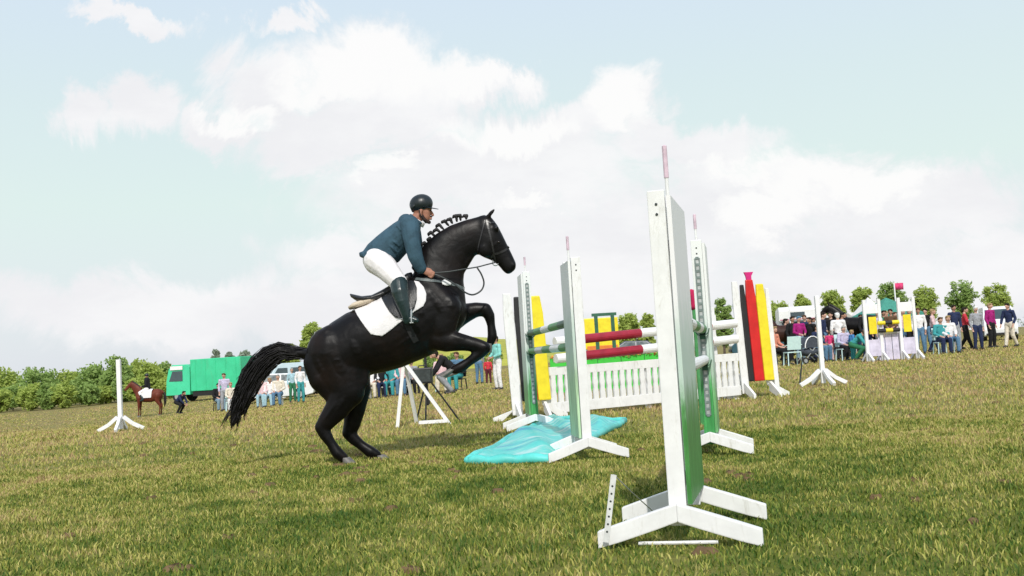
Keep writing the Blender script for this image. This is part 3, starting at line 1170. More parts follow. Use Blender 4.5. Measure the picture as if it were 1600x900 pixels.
def hoof(top, toe, heel, off, r=0.062):
    """hoof: coronet centre, toe and heel of the sole"""
    t, a, h = a1(*top, off), a1(*toe, off), a1(*heel, off)
    ax = (a - h)
    L = ax.length
    ax.normalize()
    sole = (a + h) / 2
    nn = Vector((0, 1, 0))
    vs, fs = [], []
    n = 14
    for k, (c, rr, ln) in enumerate(((sole, r, L / 2), (sole.lerp(t, 0.5), r * .9, L / 2 * .86), (t, r * .78, L / 2 * .68))):
        for q in range(n):
            th = 2 * math.pi * q / n
            vs.append(c + ax * (math.cos(th) * ln) + nn * (math.sin(th) * rr))
    for k in range(2):
        for q in range(n):
            fs.append((k * n + q, k * n + (q + 1) % n, (k + 1) * n + (q + 1) % n, (k + 1) * n + q))
    fs += [tuple(range(n))[::-1], tuple(2 * n + q for q in range(n))]
    me = MB().add(vs, fs).mesh('hoof', HOOF, HORSE_AT, smooth=False, bevel=0.004)
    me.polygons.foreach_set('use_smooth', [True] * len(me.polygons))
    part('hoof', me, horse)


hoof((391, 850), (424, 866), (383, 868), -.14)
hoof((498, 843), (533, 857), (490, 860), .14)
hoof((718, 581), (672, 600), (700, 606), -.15)
hoof((832, 502), (815, 528), (838, 530), .15)


def tuft_tail():
    path = [(290, 537), (255, 531), (222, 526), (190, 526), (160, 540), (132, 566), (108, 600), (86, 642), (66, 690), (48, 728)]
    spread = [12, 14, 18, 23, 27, 29, 29, 27, 20, 6]
    P = [a1(*p) for p in path]
    core = MB()
    core.chain(P, [s * U1 * .86 for s in spread], .62, 12)
    core_me = None
    hair = MB()
    for k in range(520):
        u0, v0 = rnd.gauss(0, .55), rnd.gauss(0, .5)
        u0, v0 = max(-1.15, min(1.15, u0)), max(-1.1, min(1.1, v0))
        s0 = rnd.choice((0, 0, 1, 2, 2, 3, 4, 5)) 
        e0 = min(9, s0 + rnd.randint(4, 9))
        pts, rad = [], []
        wv = rnd.uniform(0, 6)
        for i in range(s0, e0 + 1):
            sp = spread[i] * U1
            t = (P[min(i + 1, 9)] - P[max(i - 1, 0)]).normalized()
            nrm = t.cross(Vector((0, 1, 0)))
            g = 1 + 0.12 * math.sin(i * 1.7 + wv)
            pts.append(P[i] + nrm * (u0 * sp * g) + Vector((0, v0 * sp * .62 * g, 0)) + Vector((0, 0, -0.012 * (i - s0) * max(0, rnd.random() - .3))))
            rad.append(0.0045)
        if e0 == 9:
            pts.append(pts[-1] + (pts[-1] - pts[-2]).normalized() * rnd.uniform(0.0, 0.07))
            rad.append(0.004)
        rad[0] = rad[-1] = 0.0015
        hair.tube(pts, rad, 4)
    for k in range(240):          # loose hairs standing off the outline
        i = rnd.randint(1, 8)
        t = (P[i + 1] - P[i - 1]).normalized()
        nrm = t.cross(Vector((0, 1, 0)))
        a = rnd.uniform(0, 6.28)
        o_ = nrm * math.cos(a) + Vector((0, math.sin(a) * .62, 0))
        p0 = P[i].lerp(P[i + 1], rnd.random()) + o_ * spread[i] * U1 * .85
        l = rnd.uniform(.06, .15)
        hair.tube([p0, p0 + t * l * .5 + o_ * l * .16, p0 + t * l + o_ * l * rnd.uniform(.05, .35) + Vector((0, 0, -.02))], [.004, .0035, .001], 4)
    me = fuse(core, 'tail_core', HAIR, HORSE_AT, voxel=0.014, smooth=6)
    o = MB()
    o.add([v.co + HORSE_AT for v in me.vertices], [tuple(p.vertices) for p in me.polygons])
    o.add(hair.v, hair.f)
    bpy.data.meshes.remove(me)
    part('tail', o.mesh('tail', HAIR, HORSE_AT, smooth=True), horse)


tuft_tail()
# plaited mane: knots standing along the crest, each tied with a pale band
crest = [(428, 345), (452, 322), (476, 298), (500, 272), (522, 250), (546, 230), (572, 212), (598, 198), (624, 187), (650, 179), (676, 174)]
BAND = mat('white_band', (0.75, 0.75, 0.75), 0.6, 0.05, 30)
TIE = mat('dark_plait_tie', (0.03, 0.03, 0.03), 0.7, 0.2, 30)
for k, (x, y) in enumerate(crest):
    p = a2(x, y + 8)
    x2, y2 = (crest[k + 1] if k + 1 < len(crest) else (702, 171))
    x1_, y1_ = crest[k - 1] if k else (404, 366)
    t = (a2(x2, y2) - a2(x1_, y1_)).normalized()
    out = Vector((0, 1, 0)).cross(t)
    if out.z < 0:
        out = -out
    L = rnd.uniform(0.036, 0.066) * (1.05 if 3 <= k <= 9 else .7)
    b = MB()
    out = (out + t * rnd.uniform(-.35, .35) + Vector((0, rnd.uniform(-.25, .25), 0))).normalized()
    q = p - out * 0.01 + t * rnd.uniform(-.008, .008)
    tip = q + out * L
    b.chain([q, q + out * L * .35 - t * .003, q + out * L * .7 + t * .002, tip, tip - t * .026 + out * .004, tip - t * rnd.uniform(.036, .052) - out * rnd.uniform(-.006, .014)], [.012, .014, .016, .019, .018, .010], .9, 8)
    bo = part('mane_plait', fuse(b, 'mane_plait', HAIR, HORSE_AT, voxel=0.006, smooth=2), horse)
    part('band', MB().tube([q + out * L * .22, q + out * L * .30], 0.0150, 10).mesh('band', TIE, HORSE_AT), bo)
    # the neck hair rises between the plaits
# eyes
EYE_M = mat('dark_eye', (0.01, 0.006, 0.004), 0.08, 0.1, 20)
for s in (-1, 1):
    h = HB.ray_cast(a1(853, 158, s * 1.0), Vector((0, -s, 0)))
    if h[0]:
        part('eye', MB().ball(h[0] + Vector((0, s * -0.006, 0)), 0.017, 12, 8).mesh('eye', EYE_M, HORSE_AT, smooth=True), horse)


# ------------------------------------------------------------------ things laid on the horse: found by casting onto its flank
def cast(p, side=-1, bvh=None):
    o = Vector((p.x, YH + side * 2.0, p.z))
    h = (bvh or HB).ray_cast(o, Vector((0, -side, 0)))
    return (h[0], h[1]) if h[0] is not None else (None, None)


def inside(poly, x, y):
    c = False
    j = len(poly) - 1
    for i in range(len(poly)):
        xi, yi = poly[i]
        xj, yj = poly[j]
        if (yi > y) != (yj > y) and x < (xj - xi) * (y - yi) / (yj - yi) + xi:
            c = not c
        j = i
    return c


def drape(poly, off, thick, side=-1, step=9.0, grid=None):
    """cloth cut to poly (fine grid) and laid on the flank, as a closed shell"""
    bm = bmesh.new()
    vs = [bm.verts.new((x, y, 0)) for x, y in poly]
    f = bm.faces.new(vs)
    xs = [p[0] for p in poly]
    ys = [p[1] for p in poly]
    for lo, hi, ax in ((min(xs), max(xs), 0), (min(ys), max(ys), 1)):
        k = lo + step
        while k < hi:
            co, no = [0, 0, 0], [0, 0, 0]
            co[ax] = k
            no[ax] = 1
            bmesh.ops.bisect_plane(bm, geom=bm.verts[:] + bm.edges[:] + bm.faces[:], plane_co=co, plane_no=no)
            k += step
    bm.verts.ensure_lookup_table()
    top = {}
    last = YH + side * 0.2
    miss = []
    for v in bm.verts:
        p = a2(v.co.x, v.co.y, side * .2)
        h, n = cast(p, side)
        top[v.index] = (p, h)
    ok = [h for p, h in top.values() if h is not None]
    verts = []
    for v in bm.verts:
        p, h = top[v.index]
        if h is None:
            h = min(ok, key=lambda q: (q.x - p.x) ** 2 + (q.z - p.z) ** 2)
            h = Vector((p.x * .35 + h.x * .65, h.y, p.z * .35 + h.z * .65))
        verts.append(h)
    fs = [tuple(w.index for w in f.verts) for f in bm.faces]
    be = [(e.verts[0].index, e.verts[1].index) for e in bm.edges if len(e.link_faces) == 1]
    bm.free()
    # relax depth a little so that the sheet spans hollows
    nb = {i: set() for i in range(len(verts))}
    for f in fs:
        for i in range(len(f)):
            nb[f[i]].add(f[i - 1])
            nb[f[i - 1]].add(f[i])
    for _ in range(6):
        ny = [v.y for v in verts]
        for i in nb:
            m = sum(ny[j] for j in nb[i]) / max(1, len(nb[i]))
            verts[i].y = (verts[i].y + m) / 2 if side * (m - verts[i].y) < 0 or True else verts[i].y
    n = len(verts)
    outer = [v + Vector((0, side * (off + thick), 0)) for v in verts]
    innr = [v + Vector((0, side * off, 0)) for v in verts]
    allf = list(fs) + [tuple(i + n for i in f[::-1]) for f in fs]
    allf += [(a, b, b + n, a + n) for a, b in be]
    return MB().add(outer + innr, allf)


PADM = mat('white_saddle_cloth', (0.76, 0.74, 0.75), 0.9, 0.05, 9, 0.35, 55, 0.2)
FLEECE = mat('cream_fleece', (0.66, 0.56, 0.44), 0.95, 0.12, 30, 0.8, 90, 0.1)
pad = thing('saddle_pad', 'white square saddle cloth under the black saddle', 'saddle pad', HORSE_AT)
pad_poly = [(36, 690), (80, 668), (130, 648), (190, 626), (240, 605), (300, 580), (350, 556), (384, 534), (412, 540), (440, 570), (456, 610), (454, 650), (440, 680), (395, 708), (350, 742), (306, 776),
            (258, 815), (212, 848), (150, 838), (100, 775), (60, 722)]
part('cloth', drape(pad_poly, 0.004, 0.012).mesh('cloth', PADM, HORSE_AT, smooth=True), pad)
part('cloth', drape(pad_poly, 0.004, 0.012, 1).mesh('cloth', PADM, HORSE_AT, smooth=True), pad)
roll = MB().tube([a2(20, 690), a2(48, 676), a2(90, 662), a2(140, 646), a2(182, 630)], [.018, .032, .038, .038, .026], 12, ry=3.2, refn=(0, 1, 0))
part('fleece', roll.mesh('fleece', FLEECE, HORSE_AT, smooth=True), pad)

saddle = thing('saddle', 'black jumping saddle strapped over the white saddle cloth', 'saddle', HORSE_AT)
b = MB()
b.loft([(a2(22, 606), a2(30, 628), .02), (a2(48, 612), a2(66, 652), .085), (a2(95, 622), a2(110, 656), .13), (a2(150, 616), a2(160, 650), .13), (a2(200, 590), a2(215, 640), .11),
        (a2(250, 560), a2(268, 618), .10), (a2(300, 528), a2(320, 590), .10), (a2(345, 492), a2(366, 552), .085), (a2(372, 486), a2(388, 532), .05)], 20, 2.2)
part('seat', fuse(b, 'seat', LEATHER, HORSE_AT, voxel=0.008, smooth=4), saddle)
flap_poly = [(185, 612), (240, 592), (300, 560), (350, 530), (385, 535), (402, 575), (404, 640), (392, 690), (360, 728), (322, 752), (285, 742), (250, 706), (218, 660)]
for s in (-1, 1):
    part('flap', drape(flap_poly, 0.020, 0.012, s).mesh('flap', LEATHER, HORSE_AT, smooth=True), saddle)


def strap(path, wid, off, side=-1, g=a2, n=3, thick=0.004):
    """leather strap lying on the horse along path; returns builder"""
    pts = []
    for i in range(len(path) - 1):
        (x0, y0), (x1, y1) = path[i], path[i + 1]
        k = max(1, int(math.hypot(x1 - x0, y1 - y0) / 9))
        for q in range(k):
            pts.append((x0 + (x1 - x0) * q / k, y0 + (y1 - y0) * q / k))
    pts.append(path[-1])
    P, N = [], []
    for x, y in pts:
        h, nn = cast(g(x, y, side * .1), side)
        if h is None:
            if P:
                h = Vector((g(x, y).x, P[-1].y, g(x, y).z))
                nn = N[-1]
            else:
                h, nn = g(x, y, side * .05), Vector((0, side, 0))
        if nn.y * side < 0:
            nn = -nn
        P.append(h)
        N.append(nn)
    vs, fs = [], []
    for i, p in enumerate(P):
        t = (P[min(i + 1, len(P) - 1)] - P[max(i - 1, 0)]).normalized()
        w = t.cross(N[i]).normalized() * wid / 2
        o = N[i] * off
        e = N[i] * (off + thick)
        vs += [p + o - w, p + o + w, p + e + w, p + e - w]
    for i in range(len(P) - 1):
        for k in range(4):
            fs.append((i * 4 + k, i * 4 + (k + 1) % 4, i * 4 + 4 + (k + 1) % 4, i * 4 + 4 + k))
    fs += [(3, 2, 1, 0), tuple((len(P) - 1) * 4 + k for k in range(4))]
    return MB().add(vs, fs)


GIRTH = mat('girth_webbing', (0.007, 0.007, 0.008), 0.7, 0.2, 30)
for s in (-1, 1):
    part('girth', strap([(330, 720), (352, 770), (378, 830), (404, 880)], .06, .004, s).mesh('girth', GIRTH, HORSE_AT), saddle)

bridle = thing('bridle', 'black leather bridle with reins on the black horse', 'bridle', HORSE_AT)
BRID = mat('bridle_leather', (0.016, 0.015, 0.016), 0.3, 0.25, 22, 0.1)
for s in (-1, 1):
    part('cheek_strap', strap([(792, 190), (806, 250), (822, 320), (836, 395), (845, 428)], .018, .002, s).mesh('cheek_strap', BRID, HORSE_AT), bridle)
    part('noseband', strap([(918, 344), (895, 362), (862, 378), (834, 384), (812, 408)], .022, .003, s).mesh('noseband', BRID, HORSE_AT), bridle)
    part('browband', strap([(838, 205), (815, 208), (790, 200)], .018, .003, s).mesh('browband', BRID, HORSE_AT), bridle)
    part('throat_lash', strap([(784, 190), (770, 250), (752, 320), (742, 372)], .012, .002, s).mesh('throat_lash', BRID, HORSE_AT), bridle)
    c, _ = cast(a2(843, 432), s)
    c = (c or a2(843, 432, s * .06)) + Vector((0, s * .006, 0))
    ring = [c + Vector((math.cos(q * math.pi / 8) * .032, 0, math.sin(q * math.pi / 8) * .032)) for q in range(17)]
    part('bit_ring', MB().tube(ring, .0045, 6).mesh('bit_ring', STEEL, HORSE_AT, smooth=True), bridle)


def spline(pts, n=6):
    """smooth curve through points"""
    P = [Vector(p) for p in pts]
    P = [P[0] * 2 - P[1]] + P + [P[-1] * 2 - P[-2]]
    out = []
    for i in range(1, len(P) - 2):
        for k in range(n):
            t = k / n
            a, b_, c, d = P[i - 1:i + 3]
            out.append(0.5 * ((2 * b_) + (c - a) * t + (2 * a - 5 * b_ + 4 * c - d) * t * t + (3 * b_ - a - 3 * c + d) * t ** 3))
    out.append(P[-2])
    return out


REIN = mat('rein_leather', (0.03, 0.035, 0.036), 0.45, 0.25, 22)
HAND_N, HAND_F = a2(470, 492, -.20), a2(462, 486, .20)
for s, hnd in ((-1, HAND_N), (1, HAND_F)):
    b = MB().tube(spline([a2(843, 432, s * .068), a2(795, 444, s * .10), a2(740, 458, s * .13), a2(665, 470, s * .17), a2(570, 485, s * .20), hnd]), .0075, 6, ry=.5)
    part('rein', b.mesh('rein', REIN, HORSE_AT, smooth=True), bridle)
b = MB().tube(spline([a2(740, 462, -.13), a2(764, 500, -.12), a2(778, 548, -.11), a2(762, 590, -.12), a2(715, 614, -.14), a2(665, 596, -.17), a2(600, 545, -.2), a2(520, 505, -.21), HAND_N + Vector((.02, 0, -.01))]), .0095, 6, ry=.5)
part('rein_loop', b.mesh('rein_loop', REIN, HORSE_AT, smooth=True), bridle)

bp = thing('breastplate', 'dark breastplate strap with white pad across the horse\'s shoulder', 'breastplate', HORSE_AT)
for s in (-1, 1):
    part('strap', strap([(398, 528), (440, 534), (500, 540), (560, 548), (620, 560), (668, 580)], .028, .004, s).mesh('strap', STEEL if False else mat('breast_strap', (0.10, 0.12, 0.12), .5, .2, 20), HORSE_AT), bp)
    q = drape([(538, 534), (556, 526), (580, 530), (594, 545), (588, 558), (566, 562), (544, 554)], .010, .016, s, 12)
    part('white_pad', q.mesh('white_pad', BAND, HORSE_AT, smooth=True), bp)

# ------------------------------------------------------------------ rider
SKIN = mat('tanned_skin', (0.36, 0.165, 0.11), 0.55, 0.12, 30, 0.15, 90, 0.35)
JACKET = mat('petrol_blue_jacket', (0.040, 0.085, 0.120), 0.8, 0.2, 10, 1.0, 11, 0.25)
BREECH = mat('white_breeches', (0.80, 0.77, 0.78), 0.85, 0.05, 12, 0.7, 13, 0.2)
BOOT = mat('dark_boot_leather', (0.012, 0.028, 0.030), 0.30, 0.25, 20, 0.1, 60)
HELM = mat('black_helmet', (0.008, 0.014, 0.017), 0.35, 0.2, 20)
BEARD = mat('dark_beard', (0.035, 0.018, 0.014), 0.8, 0.3, 60, 0.5, 150)
RID_AT = a2(200, 560)
rider = thing('rider', 'rider in petrol blue jacket and white breeches leaning forward over the black horse', 'person', RID_AT)
torso = [((376, 168), (418, 205), .085), ((350, 178), (418, 232), .165), ((318, 192), (410, 275), .195), ((275, 218), (385, 325), .195), ((228, 252), (345, 368), .18),
         ((180, 290), (312, 405), .17), ((130, 335), (295, 425), .175), ((104, 372), (275, 436), .165)]


def grow(secs, g):
    out = []
    for p, q, w in secs:
        cx, cy = (p[0] + q[0]) / 2, (p[1] + q[1]) / 2
        d = math.hypot(p[0] - q[0], p[1] - q[1]) / 2
        k = 1 + g / U2 / d
        out.append((a2(cx + (p[0] - cx) * k, cy + (p[1] - cy) * k), a2(cx + (q[0] - cx) * k, cy + (q[1] - cy) * k), w + g))
    return out


# joints: (x, y, depth offset, radius in fine grid steps)
arm_n = [(362, 222, -.17, 50), (366, 270, -.215, 46), (376, 330, -.24, 40), (392, 395, -.24, 37), (410, 440, -.225, 31), (428, 470, -.21, 24)]
arm_f = [(362, 222, .17, 50), (376, 270, .215, 46), (390, 330, .24, 40), (402, 395, .24, 36), (418, 440, .225, 30), (434, 468, .21, 23)]
leg_n = [(178, 424, -.10, 76), (222, 460, -.17, 67), (262, 505, -.235, 56), (300, 548, -.275, 47)]
leg_f = [(178, 424, .10, 76), (222, 460, .17, 67), (262, 505, .235, 56), (300, 548, .275, 47)]
shin_n = [(300, 552, -.285, 46), (307, 600, -.325, 45), (318, 650, -.345, 36), (333, 700, -.350, 28), (345, 738, -.350, 24)]
shin_f = [(300, 552, .285, 46), (307, 600, .325, 45), (318, 650, .345, 36), (333, 700, .350, 28), (345, 738, .350, 24)]


def ch(mb, js, g=0.0, lat=1.0, k=1.0):
    mb.chain([a2(x, y, o) for x, y, o, r in js], [r * U2 * k + g for x, y, o, r in js], lat)


def rider_hand(mb, wrist, s):
    """half-closed fist round the rein: palm, four curled fingers, thumb on top"""
    f = (a2(505, 510) - a2(430, 474)).normalized()          # hand points forward and a little down
    dn = Vector((0, 1, 0)).cross(f)
    if dn.z > 0:
        dn = -dn
    y = Vector((0, s, 0))
    palm = wrist + f * .055
    mb.chain([wrist, wrist + f * .03, palm, palm + f * .03], [.026, .030, .034, .030], .55)
    for i in range(4):
        base = palm + f * .036 + dn * (-.028 + .019 * i)
        ln = (.030, .034, .032, .025)[i]
        k1 = base + f * ln + y * .004
        k2 = k1 - y * ln * .7 + f * .006 + dn * .004
        k3 = k2 - f * .022 - y * .004
        mb.chain([base, k1, k2, k3], [.0105, .0098, .009, .0075], 1.0, 8)
    tb = wrist + f * .035 - dn * .030
    mb.chain([tb, tb + f * .032 - dn * .010 - y * .006, tb + f * .058 - dn * .004 - y * .012], [.013, .0115, .009], 1.0, 8)


mb = MB()
mb.loft(grow(torso, -0.012), 20, 2.1)
mb.ball(a2(175, 420), (.12, .15, .11))
ch(mb, arm_n, -.010)
ch(mb, arm_f, -.010)
ch(mb, leg_n, -.008)
ch(mb, leg_f, -.008)
ch(mb, shin_n, -.008)
ch(mb, shin_f, -.008)
mb.chain([a2(343, 738, -.35), a2(352, 752, -.35), a2(385, 755, -.36)], [.036, .036, .028], .9)
mb.chain([a2(343, 738, .35), a2(352, 752, .35), a2(385, 755, .36)], [.036, .036, .028], .9)
mb.chain([a2(385, 200), a2(410, 172)], [.062, .058], 1.0)                 # neck
# head: skull, face wedge, jaw, nose, lips, brow, ears
mb.ball(a2(425, 118), (.098, .078, .105), 20, 14)
mb.loft([(a2(470, 92), a2(440, 92), .06), (a2(480, 122), a2(425, 125), .066), (a2(479, 150), a2(424, 160), .064), (a2(476, 178), a2(428, 188), .056), (a2(468, 202), a2(440, 204), .038)], 18, 2.3)
mb.chain([a2(476, 136), a2(487, 156), a2(490, 165)], [.010, .013, .016], .9)       # nose
mb.chain([a2(479, 180, -.018), a2(482, 180), a2(479, 180, .018)], [.007, .009, .007])
mb.chain([a2(479, 188, -.016), a2(481, 189), a2(479, 188, .016)], [.008, .010, .008])
mb.chain([a2(478, 128, -.032), a2(481, 130, -.012), a2(481, 130, .012), a2(478, 128, .032)], [.009, .010, .010, .009])
for s in (-1, 1):
    mb.chain([a2(424, 140, s * .075), a2(419, 156, s * .078), a2(424, 168, s * .073)], [.016, .018, .012], .5)
rider_hand(mb, a2(430, 474, -.21), -1)
rider_hand(mb, a2(436, 471, .21), 1)
part('body', fuse(mb, 'body', SKIN, RID_AT, voxel=0.0058, smooth=4), rider)
# face details
for s in (-1, 1):
    part('eye', MB().ball(a2(476, 141, s * .028), (.010, .011, .008)).mesh('eye', EYE_M, RID_AT, smooth=True), rider)
mb = MB()
mb.chain([a2(432, 168, -.066), a2(444, 190, -.060), a2(462, 204, -.036), a2(470, 206, 0), a2(462, 204, .036), a2(444, 190, .060), a2(432, 168, .066)], [.013, .016, .018, .020, .018, .016, .013], .8)
mb.chain([a2(478, 173, -.024), a2(484, 172, 0), a2(478, 173, .024)], [.007, .008, .007])
part('beard', fuse(mb, 'beard', BEARD, RID_AT, voxel=0.005, smooth=2), rider)

# jacket
mb = MB()
mb.loft(grow(torso, 0.010) + grow([((80, 380), (280, 446), .18), ((84, 402), (280, 458), .19)], 0.008), 24, 2.15)
ch(mb, arm_n[:-1] + [(424, 464, -.21, 27)], .010)
ch(mb, arm_f[:-1] + [(430, 462, .21, 27)], .010)
mb.chain([a2(340, 205, -.10), a2(358, 218, -.165)], [.085, .09], .8)
mb.chain([a2(340, 205, .10), a2(358, 218, .165)], [.085, .09], .8)
# cloth folds at elbow and waist
for x0, y0, x1, y1, o in ((385, 372, 420, 380, -.275), (372, 352, 408, 350, -.282), (240, 330, 290, 372, -.185), (200, 370, 262, 412, -.18), (330, 250, 345, 310, -.26), (255, 300, 300, 340, -.19), (150, 335, 200, 395, -.165), (345, 290, 395, 300, -.275), (380, 415, 425, 425, -.262), (290, 225, 330, 275, -.205), (110, 372, 150, 420, -.17), (388, 445, 436, 452, -.245)):
    mb.chain([a2(x0, y0, o + .02), a2((x0 + x1) / 2, (y0 + y1) / 2, o), a2(x1, y1, o + .02)], [.008, .013, .008], 1.2, 8)
jk = part('jacket', fuse(mb, 'jacket', JACKET, RID_AT, voxel=0.0075, smooth=3), rider)
mb = MB()
mb.tube(spline([a2(430, 214, 0), a2(412, 208, -.07), a2(384, 186, -.085), a2(366, 170, 0), a2(384, 186, .085), a2(412, 208, .07), a2(430, 214, 0)]), .020, 8)
part('collar', mb.mesh('collar', JACKET, RID_AT, smooth=True), jk)
mb = MB().tube([a2(414, 196), a2(402, 216)], [.068, .072], 18)
part('shirt_collar', mb.mesh('shirt_collar', BREECH, RID_AT, smooth=True), rider)
fl_pts = [a2(196, 372, -.19), a2(246, 392, -.19), a2(238, 412, -.195), a2(188, 391, -.195)]
part('pocket_flap', MB().add(fl_pts + [v + Vector((0, -.006, 0)) for v in fl_pts], [(0, 1, 2, 3), (7, 6, 5, 4), (0, 4, 5, 1), (1, 5, 6, 2), (2, 6, 7, 3), (3, 7, 4, 0)]).mesh('pocket_flap', JACKET, RID_AT), jk)
# breeches
mb = MB()
mb.ball(a2(172, 418), (.138, .168, .125), 18, 12)
mb.chain([a2(152, 408, -.07), a2(152, 408, .07)], [.088, .088], 1.0)
ch(mb, leg_n, .004)
ch(mb, leg_f, .004)
for x0, y0, x1, y1, o in ((180, 440, 230, 440, -.235), (200, 470, 262, 462, -.255), (250, 510, 300, 500, -.30), (268, 535, 330, 532, -.315)):
    mb.chain([a2(x0, y0, o + .02), a2((x0 + x1) / 2, (y0 + y1) / 2, o), a2(x1, y1, o + .02)], [.006, .011, .006], 1.2, 8)
part('breeches', fuse(mb, 'breeches', BREECH, RID_AT, voxel=0.0085, smooth=4), rider)
# boots
for s, js in ((-1, shin_n), (1, shin_f)):
    mb = MB()
    ch(mb, js, .006)
    mb.chain([a2(340, 752, s * .35), a2(352, 754, s * .35), a2(380, 754, s * .365), a2(398, 758, s * .375)], [.040, .042, .036, .026], .95)
    mb.chain([a2(338, 768, s * .35), a2(348, 770, s * .35)], [.020, .020], 1.3)
    bo = part('boot', fuse(mb, 'boot', BOOT, RID_AT, voxel=0.007, smooth=3), rider)
    spur = MB().tube([a2(318, 748, s * .39), a2(300, 752, s * .35), a2(286, 756, s * .35)], .005, 6)
    part('spur', spur.mesh('spur', STEEL, RID_AT), bo)
    # stirrup belongs to the saddle
    st = MB()
    c = a2(374, 768, s * .36)
    arch = [c + Vector((math.cos(R(a)) * .030 * 0 + 0.0, math.cos(R(a)) * .062, math.sin(R(a)) * .13 - .005)) for a in range(0, 181, 15)]
    st.tube(arch, .0065, 6)
    st.beam(c + Vector((0, -.062, -.006)), c + Vector((0, .062, -.006)), .035, .010)
    so = part('stirrup', st.mesh('stirrup', STEEL, HORSE_AT, smooth=False), saddle)
    lt = MB().beam(a2(330, 610, s * .30), arch[6] + Vector((0, 0, .005)), .008, .026, up=(1, 0, 0))
    part('stirrup_leather', lt.mesh('stirrup_leather', LEATHER, HORSE_AT), saddle)
# helmet
mb = MB()
M = Matrix.Rotation(R(-8), 3, 'Y')
mb.ball(a2(425, 104), (.122, .098, .103), 22, 14, M)
mb.loft([(a2(395, 100), a2(380, 150), .090), (a2(365, 105), a2(372, 150), .07)], 16, 2.4)
ho = part('helmet', fuse(mb, 'helmet', HELM, RID_AT, voxel=0.007, smooth=4), rider)
brim = MB()
n = 9
vs, fs = [], []
for k in range(n):
    t = -1 + 2 * k / (n - 1)
    y = t * .092
    reach = 64 * (1 - t * t) ** .55 if abs(t) < 1 else 0
    base = a2(468 - 34 * t * t, 122 - 3 * t * t, y)
    tip = a2(468 - 34 * t * t + reach * .85, 122 - 3 * t * t + reach * .16, y)
    vs += [base + Vector((0, 0, .006)), tip + Vector((0, 0, .003)), tip + Vector((0, 0, -.004)), base + Vector((0, 0, -.008))]
for k in range(n - 1):
    for q in range(4):
        fs.append((k * 4 + q, k * 4 + (q + 1) % 4, k * 4 + 4 + (q + 1) % 4, k * 4 + 4 + q))
fs += [(3, 2, 1, 0), tuple((n - 1) * 4 + q for q in range(4))]
part('brim', brim.add(vs, fs).mesh('brim', HELM, RID_AT, smooth=True), ho)
for s in (-1, 1):
    part('chin_strap', MB().tube(spline([a2(412, 132, s * .088), a2(424, 172, s * .076), a2(446, 206, s * .04), a2(454, 210, 0)]), .006, 6).mesh('chin_strap', HELM, RID_AT, smooth=True), ho)

# ------------------------------------------------------------------ far ground, trees, hedges
def leaf_material(name, lo, hi):
    m = bpy.data.materials.new(name)
    m.use_nodes = True
    T = NT(m.node_tree)
    b = T.n['Principled BSDF']
    g = T.node('ShaderNodeNewGeometry')
    n = T.noise(g.outputs['Position'], 0.9, 4, 0.6)
    f = T.math('ADD', T.math('MULTIPLY', g.outputs['Random Per Island'], 0.6), T.math('MULTIPLY', n, 0.4))
    T.put(b.inputs['Base Color'], T.mix(f, lo, hi))
    b.inputs['Roughness'].default_value = 0.6
    b.inputs['Specular IOR Level'].default_value = 0.2
    tr = T.node('ShaderNodeBsdfTranslucent')
    T.put(tr.inputs[0], T.mix(f, lo, hi))
    mx = T.node('ShaderNodeMixShader')
    mx.inputs[0].default_value = 0.42
    T.put(mx.inputs[1], b.outputs[0])
    T.put(mx.inputs[2], tr.outputs[0])
    T.put(T.n['Material Output'].inputs[0], mx.outputs[0])
    return m


LEAF_LIME = leaf_material('lime_leaves', (0.26, 0.36, 0.06), (0.52, 0.60, 0.17))
LEAF_MID = leaf_material('mid_leaves', (0.18, 0.30, 0.07), (0.40, 0.52, 0.17))
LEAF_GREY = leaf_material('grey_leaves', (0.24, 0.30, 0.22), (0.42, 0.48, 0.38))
BARK = mat('bark', (0.10, 0.075, 0.055), 0.9, 0.3, 6, 0.5, 25)


def leaves(centres, radii, per, size):
    """leaf faces scattered through clumps"""
    vs, fs = [], []
    for c, r in zip(centres, radii):
        for _ in range(per):
            d = Vector((rnd.gauss(0, 1), rnd.gauss(0, 1), rnd.gauss(0, 1)))
            d.normalize()
            p = c + d * (r * rnd.random() ** .45)
            a = Vector((rnd.gauss(0, 1), rnd.gauss(0, 1), rnd.gauss(0, 1))).normalized()
            b_ = a.orthogonal().normalized()
            s = size * rnd.uniform(.6, 1.35)
            o = len(vs)
            vs += [p - a * s, p + b_ * s * .5, p + a * s, p - b_ * s * .5]
            fs.append((o, o + 1, o + 2, o + 3))
    return MB().add(vs, fs)


